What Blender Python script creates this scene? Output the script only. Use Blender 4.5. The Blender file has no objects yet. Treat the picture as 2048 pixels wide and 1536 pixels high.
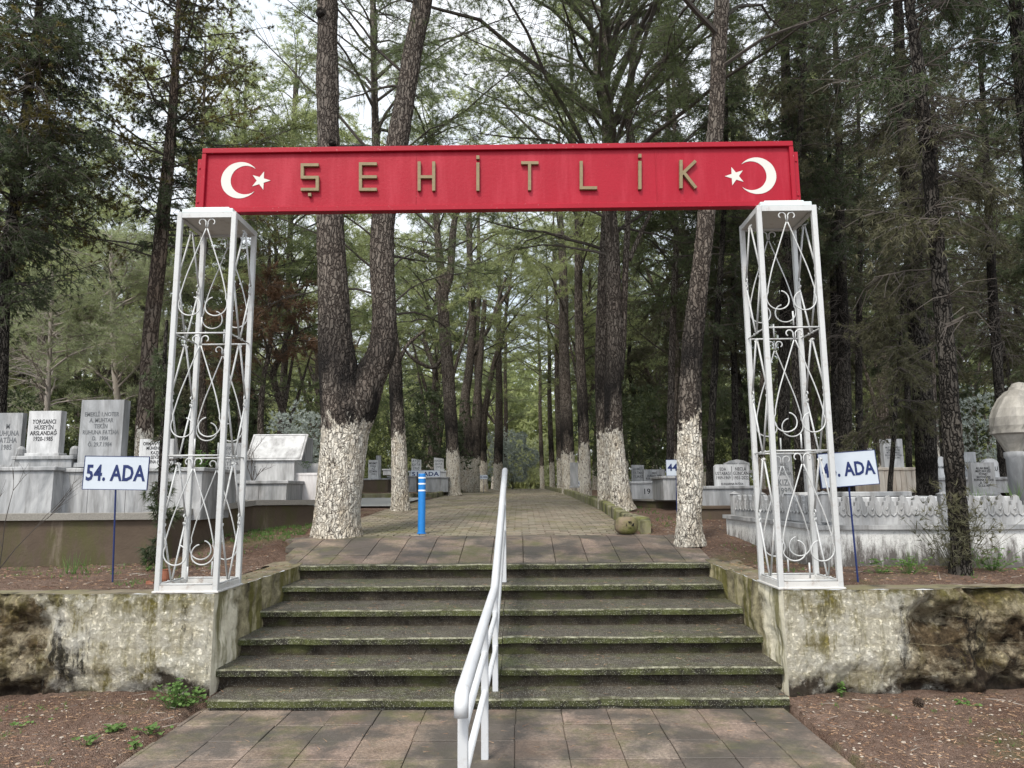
import bpy, math, random
import numpy as np
from mathutils import Vector, Matrix, noise
PI = math.pi
S = bpy.context.scene
random.seed(7)
# ------------------------------------------------------------------ camera
PITCH, YAW, ROLL, FPX = math.radians(8.45), math.radians(.62), math.radians(-.43), 1460.
cd = bpy.data.cameras.new('camera'); cam = bpy.data.objects.new('camera', cd); S.collection.objects.link(cam)
CM = Matrix.Rotation(YAW, 3, 'Z') @ Matrix.Rotation(PI/2+PITCH, 3, 'X') @ Matrix.Rotation(ROLL, 3, 'Z')
EYE = Vector((0, 0, 1.6))
cam.matrix_world = Matrix.Translation(EYE) @ CM.to_4x4()
cd.sensor_width = 36; cd.lens = FPX/2048*36; cd.clip_start = .05; cd.clip_end = 1500
S.camera = cam
# ------------------------------------------------------------------ world, sun, exposure
SUN_EL, SUN_AZ = math.radians(52), math.radians(205)      # azimuth clockwise from +Y
w = bpy.data.worlds.new('World'); S.world = w; w.use_nodes = True
wn = w.node_tree; wn.nodes.clear()
sky = wn.nodes.new('ShaderNodeTexSky'); sky.sky_type = 'NISHITA'; sky.sun_disc = False
sky.sun_elevation = SUN_EL; sky.sun_rotation = SUN_AZ; sky.dust_density = 2
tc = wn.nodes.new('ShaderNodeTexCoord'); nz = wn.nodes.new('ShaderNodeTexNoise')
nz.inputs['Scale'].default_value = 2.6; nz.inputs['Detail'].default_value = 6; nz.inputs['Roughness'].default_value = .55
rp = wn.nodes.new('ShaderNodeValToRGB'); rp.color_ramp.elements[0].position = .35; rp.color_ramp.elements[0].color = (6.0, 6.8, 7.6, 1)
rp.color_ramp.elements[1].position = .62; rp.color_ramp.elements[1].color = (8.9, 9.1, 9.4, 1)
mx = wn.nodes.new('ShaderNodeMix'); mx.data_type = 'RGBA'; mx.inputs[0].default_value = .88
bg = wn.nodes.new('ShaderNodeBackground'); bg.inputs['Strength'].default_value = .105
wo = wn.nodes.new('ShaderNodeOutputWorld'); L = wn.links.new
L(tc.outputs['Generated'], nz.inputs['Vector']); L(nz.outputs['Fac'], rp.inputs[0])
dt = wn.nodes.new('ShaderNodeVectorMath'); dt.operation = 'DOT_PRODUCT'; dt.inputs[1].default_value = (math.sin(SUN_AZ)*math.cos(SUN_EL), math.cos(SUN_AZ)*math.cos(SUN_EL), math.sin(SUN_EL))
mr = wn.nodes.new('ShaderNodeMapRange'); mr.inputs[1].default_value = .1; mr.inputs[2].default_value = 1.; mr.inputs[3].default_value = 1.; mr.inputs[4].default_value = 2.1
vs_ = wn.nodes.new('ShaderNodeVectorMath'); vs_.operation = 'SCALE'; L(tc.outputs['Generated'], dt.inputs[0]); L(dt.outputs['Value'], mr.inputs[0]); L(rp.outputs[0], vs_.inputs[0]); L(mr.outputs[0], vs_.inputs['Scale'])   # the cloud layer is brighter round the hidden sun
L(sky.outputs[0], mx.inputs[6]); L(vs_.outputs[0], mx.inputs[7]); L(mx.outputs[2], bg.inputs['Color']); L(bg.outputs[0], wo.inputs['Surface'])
sl = bpy.data.lights.new('sun', 'SUN'); sl.energy = 2.4; sl.angle = math.radians(12); sl.color = (1, .93, .82)
so = bpy.data.objects.new('sun', sl); S.collection.objects.link(so)
sdir = Vector((math.sin(SUN_AZ)*math.cos(SUN_EL), math.cos(SUN_AZ)*math.cos(SUN_EL), math.sin(SUN_EL)))
so.rotation_euler = sdir.to_track_quat('Z', 'Y').to_euler()
S.view_settings.view_transform = 'Standard'; S.view_settings.look = 'None'; S.view_settings.gamma = 1
S.view_settings.exposure = .62
S.cycles.max_bounces = 4; S.cycles.diffuse_bounces = 3; S.cycles.transmission_bounces = 2; S.cycles.transparent_max_bounces = 4
S.cycles.caustics_reflective = False; S.cycles.caustics_refractive = False
# ------------------------------------------------------------------ helpers
PR = [(0, .83), (8.3, .83), (9.4, 1.03), (13.9, 1.26), (24, 1.5), (50, 1.84), (60, 1.85), (200, 1.2)]
PX = [a for a, b in PR]; PZ = [b for a, b in PR]
def zg(Y): return float(np.interp(Y, PX, PZ))
def at(x, y, Y):                       # the point a given number of metres out that the photo shows at a pixel
    d = CM @ Vector(((x-1024)/FPX, -(y-768)/FPX, -1)); return EYE + d*(Y/d.y)
col = S.collection
def tag(o, label=None, cat=None, group=None, kind=None):
    if label: o['label'] = label
    if cat: o['category'] = cat
    if group: o['group'] = group
    if kind: o['kind'] = kind
    return o
def empty(name, loc, label, cat, group=None, rz=0):
    o = bpy.data.objects.new(name, None); o.empty_display_size = .1; o.location = loc; o.rotation_euler.z = rz
    col.objects.link(o); return tag(o, label, cat, group)
def link(name, me, mats, parent=None, loc=None):
    o = bpy.data.objects.new(name, me); col.objects.link(o)
    for m in (mats if isinstance(mats, (list, tuple)) else [mats]): me.materials.append(m)
    if parent: o.parent = parent
    if loc is not None: o.location = loc
    return o
class MB:
    def __init__(s): s.v = []; s.f = []; s.c = []; s.cur = (1, 1, 1); s.smooth = False
    def add(s, vs, fs):
        k = len(s.v); s.v += [tuple(p) for p in vs]; s.f += [tuple(i+k for i in f) for f in fs]; s.c += [s.cur]*len(fs); return s
    def box(s, x0, x1, y0, y1, z0, z1, b=0, M=None):
        if b <= 0:
            vs = [(x, y, z) for x in (x0, x1) for y in (y0, y1) for z in (z0, z1)]
            fs = [(0, 1, 3, 2), (4, 6, 7, 5), (0, 4, 5, 1), (2, 3, 7, 6), (0, 2, 6, 4), (1, 5, 7, 3)]
        else:
            b = min(b, (x1-x0)/2.01, (y1-y0)/2.01, (z1-z0)/2.01); vs = []; fs = []
            def rg(z, i): return [(x0+i+0, y0+b, z), (x0+b, y0+i, z), (x1-b, y0+i, z), (x1-i, y0+b, z), (x1-i, y1-b, z), (x1-b, y1-i, z), (x0+b, y1-i, z), (x0+i, y1-b, z)]
            vs = rg(z0, b*.999)+rg(z0+b, 0)+rg(z1-b, 0)+rg(z1, b*.999)
            for r in range(3):
                for k in range(8): fs.append((r*8+k, r*8+(k+1) % 8, r*8+8+(k+1) % 8, r*8+8+k))
            fs.append(tuple(range(7, -1, -1))); fs.append(tuple(range(24, 32)))
        if M: vs = [M @ Vector(p) for p in vs]
        return s.add(vs, fs)
    def prism(s, pts, y0, y1, M=None):          # outline in x,z extruded along y
        n = len(pts); vs = [(x, y0, z) for x, z in pts]+[(x, y1, z) for x, z in pts]
        fs = [tuple(range(n)), tuple(range(2*n-1, n-1, -1))]+[((i+1) % n, i, i+n, (i+1) % n+n) for i in range(n)]
        if M: vs = [M @ Vector(p) for p in vs]
        return s.add(vs, fs)
    def tube(s, pts, r, n=6, cap=True, fn=None):
        pts = [Vector(p) for p in pts]; m = len(pts); rs = r if isinstance(r, (list, tuple)) else [r]*m
        vs = []; fs = []; t = (pts[1]-pts[0]).normalized()
        u = t.orthogonal().normalized()
        if abs(t.z) > .5: u = Vector((1, 0, 0)); u = (u-t*u.dot(t)).normalized()
        for i, p in enumerate(pts):
            t = (pts[min(i+1, m-1)]-pts[max(i-1, 0)]).normalized(); u = (u-t*u.dot(t)).normalized(); v = t.cross(u)
            for k in range(n):
                a = 2*PI*k/n; d = u*math.cos(a)+v*math.sin(a); q = p+d*rs[i]
                if fn: q = q+d*fn(q, rs[i])
                vs.append(q)
        for i in range(m-1):
            for k in range(n): fs.append((i*n+k, i*n+(k+1) % n, (i+1)*n+(k+1) % n, (i+1)*n+k))
        if cap: fs += [tuple(range(n-1, -1, -1)), tuple(range((m-1)*n, m*n))]
        return s.add(vs, fs)
    def lathe(s, prof, n=16, c=(0, 0, 0), flute=0, tw=0):
        vs = []; fs = []
        for j, (r, z) in enumerate(prof):
            for k in range(n):
                a = 2*PI*k/n+tw*j; rr = r*(1+flute*(k % 2)); vs.append((c[0]+rr*math.cos(a), c[1]+rr*math.sin(a), c[2]+z))
        for j in range(len(prof)-1):
            for k in range(n): fs.append((j*n+k, j*n+(k+1) % n, (j+1)*n+(k+1) % n, (j+1)*n+k))
        fs += [tuple(range(n-1, -1, -1)), tuple(range((len(prof)-1)*n, len(prof)*n))]
        return s.add(vs, fs)
    def build(s, name, mat, parent=None, loc=None, smooth=None, kind=None):
        me = bpy.data.meshes.new(name); me.from_pydata(s.v, [], s.f)
        if len(set(s.c)) > 1:
            at_ = me.attributes.new('tint', 'FLOAT_COLOR', 'FACE')
            at_.data.foreach_set('color', np.array([c+(1,) for c in s.c], 'f').ravel())
        if smooth or (smooth is None and s.smooth): me.polygons.foreach_set('use_smooth', [True]*len(me.polygons))
        me.update(); o = link(name, me, mat, parent, loc)
        if kind: o['kind'] = kind
        return o
def np_mesh(name, V, T, mats, parent=None, smooth=False, midx=None):
    me = bpy.data.meshes.new(name); V = np.asarray(V, 'f'); T = np.asarray(T, 'i'); n, k = T.shape
    me.vertices.add(len(V)); me.vertices.foreach_set('co', V.ravel())
    me.loops.add(n*k); me.loops.foreach_set('vertex_index', T.ravel())
    me.polygons.add(n); me.polygons.foreach_set('loop_start', np.arange(0, n*k, k, dtype='i'))
    try: me.polygons.foreach_set('loop_total', np.full(n, k, 'i'))
    except Exception: pass
    if smooth: me.polygons.foreach_set('use_smooth', np.ones(n, bool))
    if midx is not None: me.polygons.foreach_set('material_index', np.asarray(midx, 'i'))
    me.update(calc_edges=True); me.validate()
    return link(name, me, mats, parent)
def grid(xs, ys, f, keep=None):
    V = [f(x, y) for y in ys for x in xs]; nx = len(xs)
    T = [(j*nx+i, j*nx+i+1, (j+1)*nx+i+1, (j+1)*nx+i) for j in range(len(ys)-1) for i in range(nx-1)
         if keep is None or keep((xs[i]+xs[i+1])/2, (ys[j]+ys[j+1])/2)]
    return V, T
def smooth_path(P, n):                  # Catmull-Rom through points carrying a radius
    P = [tuple(p) for p in P]; Q = [P[0]]+P+[P[-1]]; out = []
    for i in range(1, len(Q)-2):
        for k in range(n):
            t = k/n; a = [.5*((2*b)+(c-a_)*t+(2*a_-5*b+4*c-d)*t*t+(-a_+3*b-3*c+d)*t**3) for a_, b, c, d in zip(Q[i-1], Q[i], Q[i+1], Q[i+2])]
            out.append(a)
    out.append(list(P[-1])); return out
# ------------------------------------------------------------------ materials
class NT:
    def __init__(s, name):
        s.m = bpy.data.materials.new(name); s.m.use_nodes = True; s.t = s.m.node_tree; s.t.nodes.clear()
        s.tc = s.t.nodes.new('ShaderNodeTexCoord'); s.obj = s.tc.outputs['Object']
        s.sep = s.add('ShaderNodeSeparateXYZ', {0: s.obj}).outputs
    def add(s, ty, ins=None, **pr):
        n = s.t.nodes.new(ty)
        for k, v in pr.items(): setattr(n, k, v)
        for k, v in (ins or {}).items(): s.put(n.inputs[k], v)
        return n
    def put(s, sock, v):
        if isinstance(v, bpy.types.NodeSocket): s.t.links.new(v, sock)
        elif isinstance(v, (tuple, list)) and len(v) == 3 and sock.type == 'RGBA': sock.default_value = (*v, 1)
        else: sock.default_value = v
    def map(s, sc, vec=None, loc=(0, 0, 0)): return s.add('ShaderNodeMapping', {0: vec or s.obj, 'Scale': sc, 'Location': loc}).outputs[0]
    def noise(s, sc, vec=None, det=5, ro=.6, dist=0): return s.add('ShaderNodeTexNoise', {'Vector': vec or s.obj, 'Scale': sc, 'Detail': det, 'Roughness': ro, 'Distortion': dist}).outputs['Fac']
    def vor(s, sc, vec=None, feature='F1', out='Distance'): return s.add('ShaderNodeTexVoronoi', {'Vector': vec or s.obj, 'Scale': sc}, feature=feature).outputs[out]
    def ramp(s, f, stops):
        n = s.add('ShaderNodeValToRGB', {0: f}); e = n.color_ramp.elements
        while len(e) < len(stops): e.new(.5)
        for q, (p, c) in zip(e, stops):
            q.position = p; q.color = (c, c, c, 1) if isinstance(c, (int, float)) else (*c, 1)
        return n.outputs[0]
    def mix(s, f, a, b, bt='MIX'):
        n = s.add('ShaderNodeMix', data_type='RGBA', blend_type=bt); s.put(n.inputs[0], f); s.put(n.inputs[6], a if not isinstance(a, (int, float)) else (a, a, a)); s.put(n.inputs[7], b if not isinstance(b, (int, float)) else (b, b, b)); return n.outputs[2]
    def math(s, op, a, b=0., c=None):
        n = s.add('ShaderNodeMath', {0: a, 1: b}, operation=op)
        if c is not None: s.put(n.inputs[2], c)
        n.use_clamp = op in ('SUBTRACT_C',); return n.outputs[0]
    def rng(s, v, a, b, c=0., d=1.): return s.add('ShaderNodeMapRange', {0: v, 1: a, 2: b, 3: c, 4: d}).outputs[0]
    def out(s, colr, rough=.8, h=None, st=.5, dist=.01, spec=.3, metal=0, trans=None):
        p = s.add('ShaderNodeBsdfPrincipled', {'Base Color': colr, 'Roughness': rough, 'Specular IOR Level': spec, 'Metallic': metal})
        if h is not None: s.put(p.inputs['Normal'], s.add('ShaderNodeBump', {'Height': h, 'Strength': st, 'Distance': dist}).outputs[0])
        sh = p.outputs[0]
        if trans:
            tr = s.add('ShaderNodeBsdfTranslucent', {'Color': trans[1]}); sh = s.add('ShaderNodeMixShader', {0: trans[0], 1: sh, 2: tr.outputs[0]}).outputs[0]
        s.t.links.new(sh, s.add('ShaderNodeOutputMaterial').inputs[0]); return s.m
def bark(name, white=0., dark=(.040, .032, .027), lite=(.195, .16, .135), sc=25, soot=0., zs=.25):
    n = NT(name); wv = n.noise(6, det=3); vec = n.add('ShaderNodeMixRGB', {0: .09, 1: n.map((1, 1, zs)), 2: n.add('ShaderNodeTexNoise', {'Vector': n.obj, 'Scale': 9., 'Detail': 3.}).outputs['Color']}).outputs[0]
    e = n.vor(sc, vec, 'DISTANCE_TO_EDGE'); cc = n.vor(sc, vec, 'F1', 'Color')
    crack = n.ramp(e, [(.03, 0.), (.16, 1.)]); fine = n.noise(60, n.map((1, 1, .5)), 4, .7)
    plate = n.mix(n.ramp(fine, [(.3, 0.), (.75, 1.)]), tuple(.62*c for c in lite), lite); lum = n.add('ShaderNodeRGBToBW', {0: cc}).outputs[0]; plate = n.mix(n.rng(lum, .2, .8, .65, 0.), plate, tuple(.38*c for c in lite))
    plate = n.mix(n.ramp(n.noise(1.7), [(.38, 0.), (.7, .65)]), plate, (.16, .145, .125))
    c = n.mix(crack, dark, plate)
    if soot:
        sm = n.math('MULTIPLY', n.ramp(n.noise(2.2, n.map((1, 1, .35)), 6, .65), [(.38, 0.), (.52, 1.)]), n.math('MULTIPLY', n.rng(n.sep[2], white-.3, white+.1), n.rng(n.sep[2], white+soot, white+.8)))
        c = n.mix(sm, c, n.mix(fine, (.006, .005, .005), (.03, .027, .025)))
    if white:
        edge = n.math('ADD', n.sep[2], n.rng(n.noise(7, n.map((1, 1, .6)), 5, .7), .3, .7, -.28, .28))
        wm = n.rng(edge, white+.025, white-.025); flake = n.ramp(n.noise(26, n.map((1, 1, .5)), 6, .75), [(.40, 0.), (.47, 1.)])
        wcol = n.mix(n.noise(9), (.52, .48, .40), (.70, .67, .61)); dirt = n.rng(n.sep[2], .0, .5, .45, 0.)
        wcol = n.mix(n.math('MULTIPLY', dirt, n.noise(5)), wcol, (.25, .2, .13))
        wcol = n.mix(n.ramp(n.noise(5, n.map((1, 1, .5), loc=(4, 4, 4)), 6, .7), [(.45, 0.), (.7, .65)]), wcol, (.36, .28, .18)); wcol = n.mix(n.ramp(e, [(.005, .6), (.05, 0.)]), wcol, (.26, .20, .14))
        c = n.mix(n.math('MULTIPLY', wm, n.math('MAXIMUM', n.math('MULTIPLY', flake, n.ramp(e, [(.006, .7), (.035, 1.)])), .12)), c, wcol)
    h = n.math('ADD', n.ramp(e, [(0, 0.), (.22, 1.)]), n.math('MULTIPLY', fine, .35))
    return n.out(c, .95, h, .9, .03, spec=.1)
M = {}
M['bark'] = bark('pine_bark', soot=1.8, white=0.)
M['barkw'] = bark('whitewashed_pine_bark', 1.5, soot=1.9)
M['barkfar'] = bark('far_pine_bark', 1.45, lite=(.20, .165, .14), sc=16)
M['cyp'] = bark('cypress_bark', 0, (.008, .007, .006), (.030, .025, .021), 34, zs=.14)
M['cypw'] = bark('whitewashed_cypress_bark', 1.5, (.04, .03, .024), (.20, .15, .115), 18, zs=.2)
M['twig'] = NT('twig_bark').out((.065, .055, .047), .95)
M['twigpale'] = NT('pale_twig_bark').out((.25, .22, .19), .95)
def leaf(name, a, b, tcol, sc=.9, tf=.4):
    n = NT(name); f = n.ramp(n.noise(sc, det=3, ro=.7), [(.32, 0.), (.68, 1.)])
    c = n.mix(f, a, b); return n.out(c, .6, spec=.25, trans=(tf, n.mix(f, tuple(1.0*x for x in tcol), tuple(1.5*x for x in tcol))))
M['needle'] = leaf('pine_needles', (.058, .072, .034), (.175, .20, .095), (.22, .27, .12))
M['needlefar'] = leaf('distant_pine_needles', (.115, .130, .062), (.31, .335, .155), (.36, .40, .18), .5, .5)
M['needledark'] = leaf('shaded_side_pine_needles', (.040, .052, .026), (.115, .135, .065), (.14, .17, .07))  # darker copy of the pine needles, with shade put into the colour
M['needlepale'] = leaf('young_pine_needles', (.17, .19, .11), (.36, .39, .22), (.30, .34, .18), 2)
M['cypleaf'] = leaf('cypress_foliage', (.026, .036, .020), (.090, .105, .055), (.07, .10, .04), 1.1, .3)
M['cypbrown'] = leaf('dry_olive_cypress_foliage', (.050, .050, .030), (.150, .138, .078), (.09, .10, .05), 1.1, .3)
M['cypgold'] = leaf('cypress_with_golden_cones', (.028, .038, .018), (.17, .125, .035), (.11, .10, .03), .8, .3)
M['dead'] = leaf('dead_brown_needles', (.10, .065, .042), (.22, .13, .08), (.14, .08, .045), 2, .3)
M['olive'] = leaf('silver_leaves', (.22, .25, .22), (.44, .48, .44), (.26, .3, .26), 3, .25)
M['weed'] = leaf('weed_leaves', (.06, .12, .03), (.13, .21, .06), (.12, .22, .05), 6, .35)
def soil(name):
    n = NT(name); a = n.noise(1.3, det=6, ro=.7); b = n.noise(22, det=6, ro=.75); g = n.vor(95)
    c = n.mix(n.ramp(a, [(.35, 0.), (.65, 1.)]), (.120, .072, .052), (.215, .150, .118)); c = n.mix(n.ramp(b, [(.3, .85), (.6, 0.)]), c, (.045, .028, .02))
    c = n.mix(n.ramp(g, [(.16, .8), (.30, 0.)]), c, n.mix(n.vor(95, out='Color'), (.26, .16, .11), (.46, .38, .31)))
    c = n.mix(n.ramp(n.noise(.9, n.map((1, 1, 1), loc=(4, 9, 0)), 6, .7), [(.55, 0.), (.68, .6)]), c, (.10, .115, .04))
    return n.out(c, 1, n.math('ADD', b, n.math('MULTIPLY', g, .6)), 1, .03, spec=.1)
M['soil'] = soil('reddish_soil')
def tinted(n, amt=.6):
    a = n.add('ShaderNodeAttribute', attribute_name='tint'); return a.outputs['Color']
def slabs():
    n = NT('paving_slabs'); t = tinted(n); sp = n.vor(110); b = n.noise(3, det=6, ro=.7)
    c = n.mix(n.ramp(b, [(.3, 0.), (.7, 1.)]), (.155, .115, .090), (.30, .235, .190)); c = n.mix(.7, c, n.mix(1., c, t, 'MULTIPLY'))
    c = n.mix(n.ramp(sp, [(.18, .5), (.32, 0.)]), c, (.40, .30, .26)); c = n.mix(n.ramp(n.noise(45, det=5, ro=.8), [(.42, .55), (.6, 0.)]), c, (.05, .035, .03))
    c = n.mix(n.ramp(n.noise(1.4, n.map((1, 1, 1), loc=(3, 1, 0)), 7, .7), [(.48, 0.), (.62, .8)]), c, (.075, .078, .028))
    c = n.mix(n.ramp(n.noise(1.9, n.map((1, 1, 1), loc=(8, 5, 0)), 6, .65), [(.42, 0.), (.56, .8)]), c, (.05, .045, .040))
    return n.out(c, n.ramp(b, [(.3, .45), (.7, .8)]), n.math('ADD', n.noise(70), n.math('MULTIPLY', sp, .5)), .5, .004, spec=.4)
M['slab'] = slabs()
def blocks():
    n = NT('block_paving'); t = tinted(n); b = n.noise(40, det=5)
    c = n.mix(b, (.12, .104, .082), (.25, .22, .175)); c = n.mix(1., c, t, 'MULTIPLY')
    c = n.mix(n.ramp(n.noise(.8, det=6, ro=.7), [(.48, 0.), (.66, .6)]), c, (.12, .12, .04))
    return n.out(c, .85, b, .5, .005, spec=.25)
M['block'] = blocks()
M['joint'] = NT('dark_joint_soil').out((.05, .04, .028), 1)
def terrazzo():
    n = NT('mossy_terrazzo'); sp = n.vor(85); a = n.noise(1.6, n.map((.8, 1, 2)), 7, .75)
    c = n.mix(n.noise(8), (.040, .034, .024), (.085, .074, .054)); up = n.add('ShaderNodeSeparateXYZ', {0: n.add('ShaderNodeNewGeometry').outputs['Normal']}).outputs[2]
    c = n.mix(n.rng(n.noise(5, det=5), .35, .7, 0., .35), c, (.13, .115, .085))
    c = n.mix(n.ramp(a, [(.47, 0.), (.62, .8)]), c, (.07, .08, .022)); c = n.mix(n.ramp(n.noise(24, det=6, ro=.8), [(.42, .75), (.58, 0.)]), c, (.018, .015, .011)); c = n.mix(n.ramp(n.noise(2.7, n.map((1, 1, .6), loc=(5, 2, 1)), 7, .7), [(.48, 0.), (.62, .8)]), c, (.030, .024, .018))
    c = n.mix(n.ramp(sp, [(.20, .75), (.34, 0.)]), c, n.mix(n.vor(85, out='Color'), (.10, .10, .09), (.52, .50, .45)))
    return n.out(c, .7, n.math('ADD', n.noise(30, det=5), n.math('MULTIPLY', sp, .4)), .6, .008, spec=.35)
M['terr'] = terrazzo()
n = NT('mossy_nosing'); c_ = n.mix(n.ramp(n.noise(3, det=8, ro=.8), [(.42, 0.), (.6, 1.)]), (.014, .012, .008), (.060, .068, .020)); c_ = n.mix(n.ramp(n.vor(85), [(.18, .7), (.32, 0.)]), c_, (.28, .28, .22)); M['nose'] = n.out(c_, .8, n.noise(40), .6, .005)
n = NT('worn_tread_edge'); c_ = n.mix(n.ramp(n.noise(9, det=8, ro=.85), [(.44, 0.), (.62, 1.)]), (.045, .042, .024), (.24, .235, .17)); M['edge'] = n.out(c_, .8)
n = NT('dirty_riser'); c_ = n.mix(n.ramp(n.noise(5, det=7, ro=.75), [(.38, 0.), (.65, 1.)]), (.016, .012, .008), (.065, .052, .036)); c_ = n.mix(n.ramp(n.vor(85), [(.16, .6), (.3, 0.)]), c_, (.2, .19, .17)); c_ = n.mix(n.ramp(n.noise(3, n.map((1, 1, 2)), 6), [(.5, 0.), (.65, .7)]), c_, (.05, .055, .015)); M['riser'] = n.out(c_, .9, n.noise(40), .7, .006)
def wallmat(side):
    n = NT('whitewashed_rough_concrete' + ('' if side < 0 else '_worn')); X, Y, Z = n.sep[0], n.sep[1], n.sep[2]
    u = n.math('MULTIPLY', X, float(side))                       # distance from the middle
    wob = n.rng(n.noise(1.7, det=10, ro=.75), .3, .7, -.55, .55)
    lime = n.rng(n.math('ADD', u, wob), 1.55 if side < 0 else 1.2, 1.15 if side < 0 else .85)
    base_w = n.mix(n.noise(14, det=6, ro=.7), (.58, .53, .39), (.80, .76, .64)); base_w = n.mix(n.ramp(n.noise(3.1, det=6, ro=.7), [(.46, 0.), (.66, .7)]), base_w, (.36, .30, .17))
    rock = n.mix(n.ramp(n.noise(4.2, det=10, ro=.8), [(.42, 0.), (.58, 1.)]), (.016, .011, .008), (.155, .112, .065)); rock = n.mix(n.ramp(n.noise(2.4, n.map((1, 1, 1.6), loc=(1, 2, 7)), 7, .7), [(.46, 0.), (.58, .85)]), rock, (.50, .43, .30))
    c = n.mix(lime, rock, base_w)
    # board marks
    zz = n.math('ADD', Z, n.rng(n.noise(3), .3, .7, -.02, .02)); fr = n.math('FRACT', n.math('DIVIDE', zz, .2))
    c = n.mix(n.math('MULTIPLY', n.ramp(fr, [(.0, .6), (.05, 0.)]), n.noise(5)), c, (.60, .55, .36))
    # moss and rust streaks running down
    st = n.noise(5.5, n.map((1, 1, .11)), 9, .78); c = n.mix(n.math('MULTIPLY', n.ramp(st, [(.50, 0.), (.58, .95)]), n.math('MULTIPLY', n.rng(lime, 0, 1, .4, 1.), n.rng(n.noise(3, n.map((1, 1, 1), loc=(2, 2, 2))), .3, .6))), c, (.19, .16, .04))
    st2 = n.noise(4.2, n.map((1, 1, .14), loc=(7, 3, 0)), 9, .78); c = n.mix(n.ramp(st2, [(.60, 0.), (.67, .8)]), c, (.055, .038, .012))
    st3 = n.noise(3.2, n.map((1, 1, .2), loc=(17, 3, 0)), 9, .78); c = n.mix(n.ramp(st3, [(.58, 0.), (.63, .9)]), c, (.012, .011, .009))
    top = n.math('ADD', Z, n.rng(n.noise(9), .3, .7, -.05, .05)); c = n.mix(n.math('MULTIPLY', n.rng(top, .60, .82, 0., .9), n.ramp(n.noise(6, n.map((1, 1, .15), loc=(3, 7, 1)), 8, .75), [(.42, 0.), (.56, 1.)])), c, (.15, .13, .035))
    low = n.math('ADD', Z, n.rng(n.noise(2.6, det=6), .3, .7, -.22, .22)); c = n.mix(n.rng(low, .20, .06, 0., .95), c, (.035, .024, .017))
    pit = n.noise(26, det=8, ro=.85); c = n.mix(n.math('MULTIPLY', n.ramp(pit, [(.38, .8), (.46, 0.)]), n.rng(lime, 0, 1, 1., .45)), c, (.05, .038, .022)); c = n.mix(n.math('MULTIPLY', lime, n.ramp(n.noise(5, n.map((1, 1, 1), loc=(9, 1, 3)), 8, .72), [(.48, 0.), (.62, .7)])), c, (.80, .77, .68))
    h = n.math('ADD', n.noise(7, det=8, ro=.72), n.math('MULTIPLY', n.ramp(pit, [(.3, 0.), (.55, 1.)]), .5))
    return n.out(c, .95, h, 1, .05, spec=.15)
M['wallL'] = wallmat(-1); M['wallR'] = wallmat(1)
def cheek():
    n = NT('stained_cheek_concrete'); c = n.mix(n.ramp(n.noise(3.5, det=7, ro=.7), [(.35, 0.), (.6, 1.)]), (.05, .04, .025), (.34, .30, .18))
    fr = n.rng(n.math('ADD', n.sep[1], n.rng(n.noise(4), .3, .7, -.12, .12)), (.55), .42); c = n.mix(fr, c, n.mix(n.noise(8), (.55, .5, .36), (.72, .68, .56)))
    c = n.mix(n.ramp(n.noise(6, n.map((1, 1, .1)), 5), [(.5, 0.), (.6, .85)]), c, (.11, .10, .02))
    return n.out(c, .95, n.noise(14, det=8, ro=.75), 1, .03)
M['cheek'] = cheek()
def mossy(name='mossy_concrete', a=(.13, .12, .07), b=(.27, .25, .17), g=.8):
    n = NT(name); c = n.mix(n.noise(9, det=7, ro=.7), a, b); c = n.mix(n.ramp(n.noise(3, det=6), [(.42, 0.), (.6, g)]), c, (.12, .13, .03)); c = n.mix(n.ramp(n.noise(4, n.map((1, 1, .3), loc=(3, 0, 0)), 6), [(.5, 0.), (.64, .8)]), c, (.03, .025, .018))
    return n.out(c, .9, n.noise(30, det=6), .8, .012)
M['moss'] = mossy(); M['top'] = mossy('mossy_wall_top', (.10, .08, .055), (.20, .165, .12), .35)
def pebbledash():
    n = NT('brown_stained_render'); c = n.mix(n.noise(3, det=7, ro=.7), (.045, .032, .023), (.12, .090, .065)); c = n.mix(n.ramp(n.noise(2.2, n.map((1, 1, .25), loc=(3, 5, 1)), 6, .7), [(.52, 0.), (.64, .6)]), c, (.065, .07, .018)); c = n.mix(n.ramp(n.noise(3.2, n.map((1, 1, .2), loc=(9, 5, 1)), 6, .7), [(.60, 0.), (.72, .6)]), c, (.20, .165, .125))
    return n.out(c, .9, n.noise(40, det=6), .6, .01)
M['render'] = pebbledash()
n = NT('coping_concrete'); M['coping'] = n.out(n.mix(n.noise(60, det=5, ro=.8), (.09, .085, .07), (.34, .32, .29)), .9, n.noise(60), .8, .006)
def marble(name, a, b, grime=.5):
    n = NT(name); v = n.noise(2.5, n.map((1, 1, .35)), 8, .65, 1.5); c = n.mix(n.ramp(v, [(.38, 0.), (.62, 1.)]), a, b)
    g = n.noise(7, n.map((1, 1, .12)), 6, .7); c = n.mix(n.math('MULTIPLY', n.ramp(g, [(.45, 0.), (.68, 1.)]), grime), c, (.09, .085, .08))
    c = n.mix(n.ramp(n.noise(50, det=4, ro=.8), [(.6, 0.), (.75, .4*grime)]), c, (.03, .03, .03)); return n.out(c, .55, n.noise(30), .2, .003, spec=.35)
M['marble'] = marble('weathered_white_marble', (.18, .185, .19), (.37, .37, .37), .75)
M['marblew'] = marble('clean_white_marble', (.36, .36, .36), (.53, .53, .53), .55)
M['marbleg'] = marble('grey_marble', (.19, .195, .20), (.32, .325, .33), .6)
M['marblep'] = marble('pinkish_marble', (.50, .47, .46), (.64, .62, .62), .3)
M['travert'] = marble('striped_travertine', (.42, .34, .26), (.58, .52, .44), .4)
M['marblet'] = marble('yellowed_grey_marble', (.20, .185, .16), (.40, .375, .33), .5)
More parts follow.
